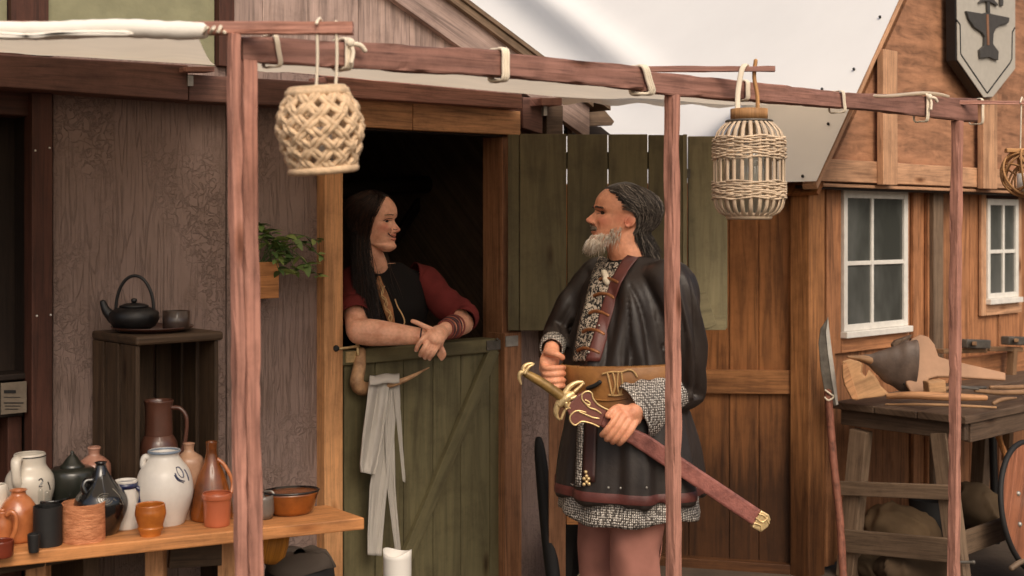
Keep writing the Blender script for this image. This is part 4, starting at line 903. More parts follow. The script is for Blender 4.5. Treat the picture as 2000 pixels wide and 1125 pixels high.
# ---- things behind the man
sd = 5.0
stn = thing('wooden_stand', 'pinkish wooden stand with an orange rail behind the man', 'stand', Vector((W(1088, 0, sd).x, sd, 0)))
for x in (1088, 1258):
    mb = MB(); q = W(x, 760, sd); mb.beam(Vector((q.x, q.y, 0)), q, .066, .03, side=(1, 0, 0)); part('leg', mb, M['oldjamb'], stn, .003)
mb = MB(); mb.beam(W(1106, 992, sd), W(1240, 992, sd), .03, .125); part('rail', mb, M['benchwood'], stn, .003)
c = W(1145, 1125, 5.12); c.z = 0; bx = thing('patterned_box', 'black box with pale scroll pattern under the wooden stand', 'box', c)
mb = MB(); mb.box(c+Vector((.04, .1, .2)), Vector((.14, 0, 0)), Vector((0, .08, 0)), Vector((0, 0, .2))); part('box', mb, M['blackmatte'], bx, .004)
mb = MB(); mb.box(W(1150, 1078, 5.10)+Vector((.05, 0, 0)), Vector((.09, 0, 0)), Vector((0, .004, 0)), Vector((0, 0, .1))); part('panel', mb, M['blackmatte'], bx)
pm = plain('pale_paint', lin(206,186,156), .7, 0, .2, 40); random.seed(5)
for i in range(22):
    x, y = 1132+random.uniform(0, 30), 1084+random.uniform(0, 50); a0 = random.uniform(0, 6); mb = MB()
    mb.tube([W(x+4*math.cos(a0+a), y+4*math.sin(a0+a)*random.uniform(.7, 1.3), 5.093) for a in np.linspace(0, random.uniform(2, 5), 8)], .0025, 6); part('scroll_mark', mb, pm, bx)
mb = MB(); a, b = W(1052, 858, 5.12), W(1080, 1125, 4.98); dv = (b-a); b = a+dv*(a.z/(a.z-b.z)); mb.tube(crm([a, a.lerp(b, .1), a.lerp(b, .5), b], 4), crs([.014, .024, .03, .024], 4), 14)
one('black_umbrella', mb, M['blackmatte'], 'furled black umbrella leaning on the mauve wall', 'umbrella', b)

# ------------------------------------------------------------------ smith's workbench
TZ = .79
wb = thing('workbench', 'heavy weathered workbench with crossed end rails at the smithy', 'workbench', FB.p(.5, .4, 0))
for i, (o0, o1) in enumerate(((.10, .305), (.309, .51), (.514, .735))):
    mb = MB(); mb.fbox(FB, .0+random.uniform(-.01, .005), 1.9, o0, o1, TZ-.032, TZ+random.uniform(-.003, .001), 0); part('plank', mb, M['workwood'], wb, .004)
mb = MB(); mb.fbox(FB, .03, .065, .12, .715, TZ-.105, TZ-.034, 1); part('end_apron', mb, M['workwood'], wb, .004)
mb = MB(); mb.fbox(FB, .068, 1.88, .69, .722, TZ-.115, TZ-.034, 0); part('front_apron', mb, M['workwood'], wb, .004)
_q = FB.p(.04, 0, 0); FE = Frame(_q.x, _q.y, -47.5)
def eb(x0, y0, x1, y1, wd, th, o_, mat, nm):
    mb = MB(); a, b = FE.pix(x0, y0, o_), FE.pix(x1, y1, o_)
    if nm == 'leg': b = a+(b-a)*(a.z/(a.z-b.z))
    mb.beam(a, b, th, wd, side=FE.n); return part(nm, mb, M[mat], wb, .004)
eb(1682, 840, 1655, 1125, .085, .06, -.01, 'greywood', 'leg'); eb(1838, 845, 1874, 1125, .075, .06, -.01, 'greywood', 'leg')
eb(1636, 953, 1862, 962, .062, .025, .032, 'greywood', 'rail'); eb(1650, 1056, 1868, 1076, .10, .025, .03, 'greywood', 'rail')
mb = MB(); mb.beam(FB.pix(1880, 1062, .68), FB.pix(2040, 1003, .68), .022, .10); part('rail', mb, M['greywood'], wb, .004)
mb = MB(); mb.beam(FB.p(1.2, .68, 0), FB.p(1.2, .66, TZ-.1), .07, .07); part('leg', mb, M['greywood'], wb, .004)
mb = MB(); mb.beam(FB.p(1.2, .16, 0), FB.p(1.2, .2, TZ-.034), .07, .07); part('leg', mb, M['greywood'], wb, .004)
mb = MB(); mb.tube([FB.pix(1872, 1098, .72), FB.pix(1900, 1098, .74)], .006, 8); mb.sphere(FB.pix(1901, 1098, .74), .009, n=10); part('bolt', mb, M['iron'], wb)
# bellows
M['plainboard'] = plain('scrubbed_board', lin(172,132,102), .65, 0, .25, 6, .2, 50)
bd = 5.56; V = lambda x, y, d=bd: W(x, y, d)
bl = thing('bellows', 'blacksmith bellows of dark leather with a pale wooden board', 'bellows', V(1790, 782))
mb = MB(); tl = lambda x, y: V(x, y, bd-.03+(785-y)*.0009)
mb.prism([tl(x, y) for x, y in ((1765, 735), (1764, 705), (1768, 680), (1779, 663), (1796, 655), (1812, 660), (1824, 675), (1831, 698), (1850, 704), (1962, 730), (1962, 745), (1850, 738), (1828, 738), (1812, 742), (1805, 756), (1806, 775), (1795, 780), (1778, 770), (1768, 752))], .018); part('board', mb, M['plainboard'], bl, .006)
lth = plain('old_leather', lin(98,82,72), .55, 0, .4, 14, .6, 35)
mb = MB(); P = [(1676, 699), (1700, 703), (1722, 708), (1745, 713), (1768, 715), (1786, 716)]; Rr_ = [.012, .030, .062, .092, .116, .118]
pts = [V(x, y, bd+.03) for x, y in P]; mb.tube(crm(pts, 5), [r_*(1+.03*math.sin(i*1.1)) for i, r_ in enumerate(crs(Rr_, 5))], 32, flat=.5, fdir=(.12, -.2, 1), cap=False); lo = part('leather', mb, lth, bl)
mb = MB(); mb.tube(crm([V(1700, 703, bd+.03), V(1680, 699, bd+.02), V(1656, 697, bd+.01)], 4), crs([.02, .012, .005], 4), 12); part('nozzle', mb, M['handle'], bl)
mb = MB(); mb.prism([V(x, y, bd+.06) for x, y in ((1762, 700), (1765, 672), (1780, 652), (1745, 664), (1738, 672), (1745, 690))], .03); part('back_board', mb, M['workwood'], bl, .006)
mb = MB(); mb.tube(crm([V(x, y, bd-.035+(785-y)*.0009) for x, y in ((1766, 750), (1762, 705), (1767, 680), (1780, 662))], 6), .004, 8); part('leather_edge', mb, M['blackmatte'], bl)
# wooden block with a hole
bk = thing('wooden_block', 'pale wedge of split wood with a dark hole on the workbench', 'block', V(1690, 782, 5.62))
mb = MB(); mb.prism([V(x, y, 5.60) for x, y in ((1647, 706), (1660, 701), (1680, 706), (1686, 712), (1684, 728), (1692, 736), (1698, 722), (1712, 738), (1722, 755), (1737, 769), (1726, 774), (1690, 778), (1672, 782))], .05, Vector((-.35, -.93, .1)).normalized()); part('block', mb, wood('split_wood', lin(206,160,116), dark=.75, knots=.1, var=.1, gx=3, gy=30), bk, .005)
mb = MB(); mb.prism([V(x, y, 5.54) for x, y in ((1643, 712), (1652, 706), (1676, 780), (1662, 779), (1648, 752), (1644, 735))], .02); part('bark_side', mb, M['lintel'], bk, .004)
# tools on the bench top
def tool(name, label, cat, pts, rad, mat, group=None, head=None):
    P = [V(*p) for p in pts]; rt = thing(name, label, cat, P[0], group); mb = MB(); mb.tube(crm(P, 5), crs(rad, 5) if hasattr(rad, '__len__') else rad, 10); part('handle', mb, mat, rt)
    if head:
        mb = MB(); mb.beam(V(*head[0]), V(*head[1]), head[2], head[3]); part('head', mb, M['iron'], rt, .004)
    return rt
tool('wood_stave', 'knotty bark covered stave lying along the bench front', 'stave', ((1735, 774, 5.42), (1780, 772, 5.36), (1850, 775, 5.34), (1925, 777, 5.36)), (.012, .016, .017, .012), M['lintel'])
tool('wood_stave', 'thin pale stick lying on the bench edge', 'stave', ((1730, 790, 5.40), (1800, 790, 5.32), (1870, 792, 5.30), (1945, 796, 5.33)), (.004, .006, .006, .005), M['palewood'])
tool('hammer', 'small hammer with pale handle lying on the bench', 'hammer', ((1935, 757, 5.7), (2000, 756, 5.85), (2050, 755, 5.95)), (.009, .011, .012), M['handle'], head=((1938, 745, 5.68), (1938, 763, 5.68), .05, .03))
tool('chisel', 'long handled chisel lying beside the small hammer', 'chisel', ((1905, 763, 5.5), (1960, 767, 5.6), (2040, 764, 5.8)), (.008, .012, .012), M['handle'], head=((1872, 757, 5.46), (1912, 760, 5.5), .012, .008))
tool('tongs', 'dark iron tongs lying behind the stave', 'tongs', ((1860, 752, 5.5), (1890, 757, 5.52), (1925, 757, 5.6)), (.005, .007, .006), M['iron'])
mt_ = tool('wooden_mallet', 'short pale wooden mallet leaning on the bellows board', 'mallet', ((1838, 760, 5.43), (1870, 757, 5.46)), (.010, .010), M['handle'])
mb = MB(); mb.beam(V(1808, 757, 5.44), V(1842, 753, 5.45), .06, .055); part('head', mb, M['palewood'], mt_, .006)
tool('wood_stave', 'pale split stick on the bench end', 'stave', ((1940, 788, 5.45), (1955, 781, 5.48), (1985, 777, 5.6)), (.008, .010, .004), M['handle'])
# hammer rack on the wall
rk_ = thing('tool_rack', 'wooden hammer rack on the smithy wall over the bench', 'rack', FB.pix(1930, 740, .08))
mb = MB(); mb.fbox(FB, sB(1836, .1), sB(2120, .1), .055, .09, FB.z(1900, 742, .1), FB.z(1900, 698, .1), 0); part('back_rail', mb, M['shedboard'], rk_, .003)
mb = MB(); mb.beam(FB.pix(1835, 686, .13), FB.pix(1920, 684, .13), .05, .022); part('arm', mb, M['handle'], rk_, .003)
mb = MB(); mb.beam(FB.pix(1925, 681, .14), FB.pix(1990, 682, .14), .05, .024); part('arm', mb, M['handle'], rk_, .003)
for x in (1978,):
    mb = MB(); mb.beam(FB.pix(x, 680, .15), FB.pix(x-12, 900, .15), .04, .04); part('upright', mb, M['handle'], rk_, .003)
for x, y, gl in ((1903, 671, 'square iron hammer head resting on the short rack arm'), (1985, 665, 'dark sledge hammer head at the top of the rack')):
    hm = thing('hammer', gl, 'hammer', FB.pix(x, y+8, .16)); mb = MB(); mb.beam(FB.pix(x-22, y, .16), FB.pix(x+24, y+1, .16), .05, .045); part('head', mb, M['iron'], hm, .006)
    mb = MB(); mb.beam(FB.pix(x, y, .16), FB.pix(x, y, .30), .022, .02); part('handle', mb, M['handle'], hm, .004)
mb = MB(); a, b = FB.pix(1942, 832, .5), FB.pix(1968, 900, .62); mb.tube([a, b], .013, 10); one('shovel_handle', mb, M['benchwood'], 'orange round handle slanting down beside the shield', 'handle', b)
mb = MB(); a, b = FB.pix(1938, 820, .3), FB.pix(1945, 1090, .3); mb.tube([a, Vector((b.x, b.y, 0))], .02, 10); one('iron_bar', mb, M['black'], 'black upright iron bar behind the shield', 'bar', Vector((b.x, b.y, 0)))
# round shield leaning at the bench front
sh0 = FB.pix(2016, 990, .80); shd = thing('round_shield', 'round wooden plank shield with iron rivets leaning on the workbench', 'shield', Vector((sh0.x, sh0.y, sh0.z-.27)))
su, sn = FB.u, (FB.n+Vector((0, 0, .18))).normalized(); sv = sn.cross(su).normalized(); sv = sv if sv.z > 0 else -sv
wm = wood('shield_wood', lin(158,100,72), dark=.5, knots=.1, var=.15, rough=.45, gx=2, gy=45)
RS = .272; dg_ = (su*.55+sv*.83).normalized(); dp = sn.cross(dg_).normalized(); nP = 7
for i in range(nP):
    a, b = -RS+2*RS*i/nP+.001, -RS+2*RS*(i+1)/nP-.001; P = []
    for t in np.linspace(a, b, 7): P.append((t, math.sqrt(max(1e-5, RS*RS-t*t))))
    poly = [sh0+dp*t+dg_*h for t, h in P]+[sh0+dp*t-dg_*h for t, h in reversed(P)]
    mb = MB(); mb.prism(poly, .012, sn)
    for q, f in enumerate(mb.f): mb.uv[q] = [((mb.v[j]-sh0).dot(dg_)+i*3, (mb.v[j]-sh0).dot(dp)+i*5) for j in f]
    part('plank', mb, wm, shd, .002)
mb = MB(); mb.tube([sh0+sn*.004+su*math.cos(a)*(RS+.004)+sv*math.sin(a)*(RS+.004) for a in np.linspace(0, 6.283, 65)[:-1]], .012, 8, closed=True); part('rim', mb, M['blackmatte'], shd)
for a, q in ((150, .55), (197, .62), (100, .6), (250, .62), (30, .6)):
    mb = MB(); mb.sphere(sh0+sn*.013+su*math.cos(R(a))*RS*q+sv*math.sin(R(a))*RS*q, .011, n=12); part('rivet', mb, M['steel'], shd)
mb = MB(); mb.sphere(sh0+sn*.012, .07, .07, .07, n=24); part('boss', mb, M['steel'], shd)
# long knife on a pole
gd = 5.62; gl = thing('glaive', 'long pole blade with a rough branch shaft leaning by the corner', 'polearm', V(1660, 1200, gd-.15))
mb = MB(); bp_ = [(1617, 619), (1619, 640), (1625, 690), (1632, 740), (1637, 790), (1628, 793), (1624, 772), (1611, 770), (1602, 720), (1598, 670), (1602, 642)]; mb.prism([V(x, y, gd) for x, y in bp_], .006); part('blade', mb, M['iron'], gl, .002)
mb = MB(); mb.prism([V(x, y, gd-.007) for x, y in ((1617, 619), (1619, 640), (1625, 690), (1632, 740), (1637, 790), (1633, 791), (1624, 740), (1617, 690), (1613, 650))], .003); part('edge', mb, plain('bright_edge', lin(206,202,194), .4, .3, .2, 20), gl)
mb = MB(); P = [V(1617, 765, gd), V(1620, 800, gd-.01), V(1628, 900, gd-.04), V(1640, 1010, gd-.08), V(1647, 1125, gd-.12), V(1652, 1190, gd-.15)]; P[-1].z = .005; mb.tube(crm(P, 8), [.017+.003*noise.noise(Vector((i*.6, 0, 0))) for i in range(41)], 12); part('shaft', mb, wood('branch_wood', lin(150,96,78), dark=.4, knots=.4, gx=20, gy=30, bump=.8), gl)
mb = MB(); mb.tube(crm([V(1612, 762, gd-.02), V(1620, 768, gd-.025), V(1628, 775, gd-.02), V(1618, 782, gd-.02), V(1611, 776, gd-.02)], 4), .004, 8); part('lashing', mb, M['tie'], gl)
# sacks and bucket under the bench
def lump(c, rx, ry, rz, seed, amp=.25):
    mb = MB(); mb.sphere(c, rx, ry, rz, n=64)
    for v in mb.v:
        q = v-c; nn = noise.noise(q*6+Vector((seed, 0, 0)))+.25*noise.noise(q*16+Vector((0, seed, 0))); v += q*amp*nn+q*.13*max(0, 1-7*abs(noise.noise(Vector((q.x*8+q.z*4, q.y*8, q.z*2))+Vector((seed*2, 3, seed)))))
        if v.z < .004: v.z = .004
    return mb
for i, (x, y, d_, rx, ry, rz, col, lb) in enumerate(((1758, 1040, 5.9, .17, .15, .13, lin(120,98,74), 'tan canvas sack slumped behind the bench rails'), (1905, 985, 6.15, .15, .14, .11, lin(104,86,66), 'brown canvas sack lying deep under the bench'), (1728, 1105, 5.75, .14, .12, .08, lin(92,76,58), 'dark canvas cloth heap on the ground under the bench'), (1800, 1150, 5.6, .2, .12, .09, lin(86,70,54), 'brown rag heap on the ground by the bench legs'))):
    c = V(x, y, d_); c.z = max(c.z, rz*.8); one('canvas_sack', lump(c, rx, ry, rz, i*7.3), cloth('sack_cloth_%d' % i, col, weave=300, var=.35), lb, 'sack', Vector((c.x, c.y, max(0, c.z-rz))))
c = V(1822, 1100, 6.0); c.z = 0; mb = MB(); mb.lathe(c, [(.001, 0), (.09, .001), (.11, .3), (.105, .3), (.085, .01), (.001, .01)], 30); one('bucket', mb, M['blackmatte'], 'dark bucket under the workbench', 'bucket', c)
mb = MB(); a, b = FB.pix(1975, 1110, .85), FB.pix(2030, 1130, .9); mb.tube(crm([a, (a+b)/2+Vector((0, 0, .05)), b], 4), .012, 8); a.z = 0; one('root_branch', mb, M['greywood'], 'twisted grey branch at the foot of the shield', 'branch', b)

# ------------------------------------------------------------------ lanterns
rope = plain('jute', lin(222,190,154), .85, 0, .3, 60, .5, 300); bam = wood('bamboo', lin(236,210,180), dark=.65, knots=0, var=.2); bamd = wood('cane', lin(196,146,96), dark=.6, knots=0, var=.15)
wax = plain('white_wax_candle', lin(235,230,220), .45, 0, .05, 8, .05); gcl = clear('lantern_glass')
# woven jute lantern
ld = d1-.005; k = ld/FPX; c = W(632, 331, ld); L1 = thing('woven_lantern', 'round jute lantern woven in open diamonds', 'lantern', c)
tl_ = Matrix.Rotation(R(-4), 3, 'Y')@Matrix.Rotation(R(5), 3, 'X')
ys = [0, 10, 40, 80, 115, 138, 152]; rs = [58, 62, 73, 81, 75, 62, 53]
rz_ = lambda z: float(np.interp(z, ys, rs))
def lp(a, z, dr=0): return c+tl_@Vector((math.cos(a)*(rz_(z)+dr)*k, math.sin(a)*(rz_(z)+dr)*k, z*k))
zz = np.linspace(4, 148, 26)
for i in range(11):
    for sg in (1, -1):
        mb = MB()
        for off_ in (-.075, .075):
            pts = [lp(2*math.pi*i/11+sg*(z/148)*2.0+off_, z, 2.5*math.sin(z*.13*2+i*1.7)*sg) for z in zz]; mb.tube(pts, .0064, 6)
        part('strand', mb, rope, L1)
for z, r_, w_ in ((0, 62, .009), (150, 55, .010), (157, 52, .007)):
    mb = MB(); mb.tube([c+tl_@Vector((math.cos(a)*r_*k, math.sin(a)*r_*k, z*k)) for a in np.linspace(0, 6.283, 41)[:-1]], w_, 8, closed=True); part('rim', mb, rope, L1)
mb = MB(); mb.lathe(c, [(.001, -.004), (60*k, -.004), (60*k, .004), (.001, .004)], 36, tl_); part('base', mb, bamd, L1)
mb = MB(); mb.lathe(c+Vector((0, 0, .006)), [(.001, 0), (.024, .001), (.024, .085), (.020, .087), (.001, .085)], 20, tl_); part('candle', mb, wax, L1)
mb = MB()
for x, y in ((617, 168), (655, 165)): 
    q = W(x, y+14, ld); t_ = W(x+1, 42, ld); mb.tube(crm([q, (q+t_)/2+Vector((.003, 0, 0)), t_], 5), .0035, 8)
mb.tube(crm([W(618, 46, ld-.02), W(624, 36, ld), W(630, 46, ld+.02)], 4), .0035, 8); part('hanging_cord', mb, M['tie'], L1)
# bamboo cage lantern
ld = d2; k = ld/FPX; c = W(1463, 424, ld); L2 = thing('bamboo_lantern', 'bamboo cage lantern with two woven bands and wooden collar', 'lantern', c)
ys2 = [0, 5, 16, 32, 80, 120, 152, 168, 180, 186]; rs2 = [40, 54, 64, 68, 68, 68, 67, 61, 50, 42]
r2 = lambda z: float(np.interp(z, ys2, rs2))
for i in range(26):
    a = 2*math.pi*i/26+random.uniform(-.02, .02); mb = MB()
    mb.tube([c+Vector((math.cos(a)*r2(z)*k, math.sin(a)*r2(z)*k, z*k)) for z in np.linspace(0, 186, 20)], .0066, 6, flat=.35, fdir=(math.cos(a+1.57), math.sin(a+1.57), 0)); part('slat', mb, bam, L2)
for z0, z1_ in ((36, 68), (114, 154)):
    for j in range(13):
        mb = MB(); zb = z0+(z1_-z0)*j/12; ph = random.uniform(0, 6)
        mb.tube([c+Vector((math.cos(a)*(r2(zb)+1.5+2.2*math.sin(13*a+j*3.14))*k, math.sin(a)*(r2(zb)+1.5+2.2*math.sin(13*a+j*3.14))*k, (zb+1.8*math.sin(5*a+ph+j))*k)) for a in np.linspace(0, 6.283, 79)[:-1]], .0030, 6, closed=True); part('band_strand', mb, bam, L2)
for z, r_, w_, mt in ((0, 40, .008, 'bam'), (187, 44, .004, 'blk'), (5, 44, .006, 'bam')):
    mb = MB(); mb.tube([c+Vector((math.cos(a)*r_*k, math.sin(a)*r_*k, z*k)) for a in np.linspace(0, 6.283, 41)[:-1]], w_, 8, closed=True); part('ring', mb, bam if mt == 'bam' else M['iron'], L2)
mb = MB(); mb.lathe(c, [(.001, -.003), (42*k, -.003), (42*k, .008), (.001, .008)], 30); part('base', mb, bam, L2)
mb = MB(); mb.lathe(c+Vector((0, 0, 190*k)), [(30*k, 0), (36*k, 0), (36*k, 21*k), (30*k, 21*k), (30*k, 0)], 36); part('collar', mb, bamd, L2)
mb = MB(); mb.lathe(c+Vector((0, 0, .009)), [(.001, 0), (40*k, .001), (40*k, 150*k), (38.5*k, 150*k), (38.5*k, .004), (.001, .003)], 36); part('glass', mb, gcl, L2)
mb = MB(); mb.lathe(c+Vector((0, 0, .014)), [(.001, 0), (.046, .001), (.046, .19), (.040, .193), (.001, .188)], 24); part('candle', mb, wax, L2)
mb = MB(); mb.tube(crm([W(1441, 228, ld-.03), W(1441, 185, ld-.025), W(1448, 140, ld-.022), W(1456, 126, ld-.01), W(1460, 135, ld+.02)], 5), .0085, 8, flat=.4, fdir=(1, 0, 0)); part('strap', mb, M['tie'], L2)
mb = MB(); mb.tube(crm([W(1480, 222, ld+.01), W(1479, 185, ld+.012), W(1473, 150, ld+.01), W(1476, 118, ld)], 5), .0065, 8); part('strap', mb, bamd, L2)
# cane loop lantern
ld = d3; k = ld/FPX; cb_ = W(2002, 338, ld); c = cb_-Vector((0, 0, 45*k)); L3 = thing('cane_lantern', 'round lantern of looped loose cane rings', 'lantern', c); random.seed(21)
for i in range(16):
    ax = Vector((random.gauss(0, 1), random.gauss(0, 1), random.gauss(0, .5))).normalized(); e1 = ax.orthogonal().normalized(); e2 = ax.cross(e1); rr = random.uniform(40, 47)*k
    mb = MB(); mb.tube([cb_+(e1*math.cos(a)+e2*math.sin(a))*rr+ax*random.uniform(-.01, .01)*0 for a in np.linspace(0, 6.283, 41)[:-1]], .0042, 6, closed=True); part('cane_ring', mb, bamd, L3)
mb = MB(); mb.beam(cb_+Vector((-38*k, 0, 44*k)), cb_+Vector((38*k, 0, 44*k)), .03, .016); part('top_bar', mb, bamd, L3, .003)
mb = MB(); mb.tube([cb_+Vector((-9*k, 0, 48*k)), W(1995, 194, ld)], .0028, 6); mb.tube(crm([W(1993, 200, ld-.012), W(1996, 190, ld), W(1999, 200, ld+.012)], 3), .0028, 6); part('hanging_cord', mb, M['tie'], L3)
mb = MB(); mb.lathe(cb_-Vector((0, 0, 36*k)), [(.001, 0), (.03, .001), (.03, .07), (.001, .07)], 20); part('candle', mb, wax, L3)
# ------------------------------------------------------------------ people
Z3 = Vector((0, 0, 1))
class Head:
    # local axes: x forward from the ear line, y left, z up from the chin, in head heights
    def __init__(s, ear, fwd, H, xs=1.0, fem=False, pitch=0, smile=.8, roll=0):
        f = Vector(fwd).normalized(); l = Z3.cross(f).normalized(); u = Z3.copy()
        rot = Matrix.Rotation(R(pitch), 3, l); f = rot@f; u = rot@u
        s.f, s.l, s.u, s.H, s.xs = f, l, u, H, xs; s.O = Vector(ear)-u*.42*H; s.fem = fem; s.sm = smile
        z = [0, .04, .09, .16, .22, .30, .40, .50, .56, .62, .70, .78, .85, .91, .96, 1.0]
        xf = [.30, .375, .395, .37, .385, .385, .38, .365, .40, .405, .395, .36, .305, .235, .15, .02]
        xb = [.22, .14, .05, -.06, -.16, -.29, -.37, -.41, -.425, -.43, -.425, -.40, -.35, -.27, -.17, -.02]
        wd = [.05, .125, .18, .222, .245, .265, .285, .30, .315, .325, .328, .31, .27, .215, .15, .02]
        if fem: xf[8] = .39; xf[9] = .405; wd = [w_*(.93 if i < 6 else .98) for i, w_ in enumerate(wd)]
        zz = np.linspace(0, 1, 401); ker = np.hanning(25); ker /= ker.sum()
        sm = lambda t: np.convolve(np.pad(np.interp(zz, z, t), 12, mode='edge'), ker, 'valid')
        s.zz, s.xf, s.xb, s.wd = zz, sm(xf), sm(xb), sm(wd)
    def base(s, t, z):
        xf = np.interp(z, s.zz, s.xf); xb = np.interp(z, s.zz, s.xb); w_ = np.interp(z, s.zz, s.wd); xc = min(-.03, (xf+xb)/2) if z < .85 else (xf+xb)/2
        if z < .12: xc = (xf+xb)/2-.02
        c, n = math.cos(t), math.sin(t)
        x = xc+(xf-xc)*abs(c)**.82 if c > 0 else xc-(xc-xb)*abs(c)**.95
        return x, w_*math.copysign(abs(n)**.9, n)
    def feat(s, x, y, z):
        if x < .05: return x, 0, 0
        G = lambda v, c, q: math.exp(-((v-c)/q)**2)
        k = 1.0; ay = abs(y); fe = s.fem
        hz = np.interp(z, [.285, .305, .322, .345, .37, .41, .45, .49, .53, .57], [0, .03, .08, .118, .122, .096, .066, .04, .014, 0] if not fe else [0, .025, .075, .112, .105, .074, .046, .024, .008, 0])
        sy = np.interp(z, [.29, .33, .37, .42, .52], [.05, .055, .042, .032, .034])*(.88 if fe else 1.0)
        dx = hz*G(y, 0, sy)+.03*G(ay, .058, .025)*G(z, .326, .022)
        dx -= .055*G(ay, .125, .062)*G(z, .497, .036)
        dx += (.018 if not fe else .006)*G(ay, .11, .10)*G(z, .565, .028)
        zm = z-1.1*s.sm*y*y
        dx += .024*G(y, 0, .085)*G(zm, .263, .016)+.028*G(y, 0, .08)*G(zm, .205, .02)
        dx -= (.035 if fe else .055)*G(y, 0, .095)*G(zm, .234, .009 if fe else .016)
        dx += .022*G(y, 0, .08)*G(z, .09, .045)+.032*s.sm*G(ay, .165, .06)*G(z, .375, .05)
        dx -= .018*s.sm*G(ay, .125-.25*(z-.30), .016)*G(z, .30, .05)
        dx += .012*G(ay, .21, .05)*G(z, .42, .04)
        return x+dx, G(y, 0, .09)*(G(zm, .262, .018)+G(zm, .205, .022)), G(y, 0, .095)*G(zm, .234, .008)
    def w(s, x, y, z): return s.O+(s.f*x*s.xs+s.l*y+s.u*z)*s.H
    def inv(s, A):
        q = A-np.array(s.O); return (q@np.array(s.f))/s.H/s.xs, (q@np.array(s.l))/s.H, (q@np.array(s.u))/s.H
    def add(s, mb):
        n, m = 144, 130; G_ = []
        for i in range(m+1):
            z = .002+.997*i/m; row = []
            for k in range(n):
                q = 2*math.pi*k/n; t = q-.35*math.sin(q)
                x, y = s.base(t, z); x, _, _ = s.feat(x, y, z); row.append(s.w(x, y, z))
            G_.append(row)
        b = len(mb.v); mb.grid(G_, wrap=True); mb.face([b+k for k in range(n-1, -1, -1)]); mb.face([b+m*n+k for k in range(n)])
        Mx = Matrix((s.f, s.l, s.u)).transposed(); H = s.H
        for sg in (-1, 1):
            mb.sphere(s.w(.262, sg*.128, .520), .050*H, .056*H, .030*H, 18, Mx); mb.sphere(s.w(.260, sg*.128, .468), .044*H, .055*H, .022*H, 18, Mx)
            if not s.fem:
                e = Mx@Matrix.Rotation(R(12), 3, 'Y')@Matrix.Rotation(R(-22*sg), 3, 'Z')
                mb.sphere(s.w(-.045, sg*.305, .435), .055*H, .018*H, .095*H, 18, e)
                P = [s.w(-.03+.062*math.cos(a)*.9-.02*math.sin(a), sg*(.325+.022*math.cos(a+2.6)), .437+.098*math.sin(a)) for a in np.linspace(-1.2, 3.9, 14)]
                mb.tube(P, .011*H, 8); mb.sphere(s.w(-.01, sg*.31, .352), .026*H, .016*H, .032*H, 12, Mx)
    def eyes(s, root, iris=(45, 30, 22)):
        for sg in (-1, 1):
            mb = MB(); mb.sphere(s.w(.252, sg*.128, .494), .050*s.H, n=20); e = part('eye', mb, M['eyewhite'], root)
            mb = MB(); mb.sphere(s.w(.285, sg*.123, .494), .024*s.H, n=14); part('iris', mb, M['iris'], e)
    def tint(s, me, extra=None):
        n = len(me.vertices); A = np.empty(n*3); me.vertices.foreach_get('co', A); A = A.reshape(-1, 3); x, y, z = s.inv(A); G = lambda v, c, q: np.exp(-((v-c)/q)**2)
        zm = z-1.1*s.sm*y*y; fr = (x > .2)
        lips = np.clip(G(y, 0, .085)*(G(zm, .258, .017)+G(zm, .207, .02))*fr*1.1, 0, 1)*(.75 if s.fem else .5)
        red = .45*G(np.abs(y), .19, .07)*G(z, .38, .07)*fr+.45*G(y, 0, .06)*G(z, .35, .05)*(x > .36)+.5*G(np.abs(y), .31, .04)*G(z, .42, .1)
        dark = 1.0*G(y, 0, .115)*G(zm, .233, .008 if s.fem else .012)*fr+.35*s.sm*G(np.abs(y), .125-.25*(z-.30), .012)*G(z, .30, .04)*fr+.7*G(np.abs(y), .035, .016)*G(z, .306, .01)*(x > .38)+.55*G(np.abs(y), .128, .06)*G(z, .508, .009)*fr*(x > .25)  # shade of mouth line, smile folds, nostrils and lids put into the skin colour
        C = np.ones((n, 4)); C[:, 0] = np.clip(lips+red, 0, 1); C[:, 1] = np.clip(dark, 0, 1); C[:, 2] = 0
        a = me.color_attributes.new('tint', 'FLOAT_COLOR', 'POINT'); a.data.foreach_set('color', C.ravel())
def strands(lines, rad, n=3):
    mb = MB()
    for L in lines:
        f0 = len(mb.f); m = len(L); rr = rad*random.uniform(.7, 1.2); mb.tube(L, [rr*(1 if i < m-2 else .6 if i < m-1 else .2) for i in range(m)], n, cap=False); u = random.random()
        for q in range(f0, len(mb.f)): mb.uv[q] = [(u, 0)]*len(mb.f[q])
    return mb
M['eyewhite'] = plain('eye_white', lin(205,196,186), .2, 0, .05, 20, 0); M['iris'] = plain('iris', lin(40,26,20), .15, 0, .3, 50, 0)
SKM = skin('skin_tanned', lin(224,158,124), lin(198,98,80)); SKW = skin('skin_fair', lin(240,182,152), lin(206,100,86))
def limb(mb, pts, rad, n=18, flat=1.0, fdir=None): mb.tube(crm(pts, 6), crs(rad, 6), n, flat=flat, fdir=fdir)
def finger(mb, pts, r0=.0092, r1=.0072): P = crm(pts, 4); mb.tube(P, list(np.linspace(r0, r1, len(P))), 10)
def loft(mb, rings, n=56):
    g = []
    for c, ax, bx, a, b in rings: g.append([c+ax*a*math.cos(t)+bx*b*math.sin(t) for t in np.linspace(0, 2*math.pi, n+1)[:-1]])
    b0 = len(mb.v); mb.grid(g, wrap=True); m = len(g); mb.face([b0+k for k in range(n-1, -1, -1)]); mb.face([b0+(m-1)*n+k for k in range(n)])
def verts(me): a = np.empty(len(me.vertices)*3); me.vertices.foreach_get('co', a); return a.reshape(-1, 3)
def setv(me, A): me.vertices.foreach_set('co', A.ravel()); me.update()
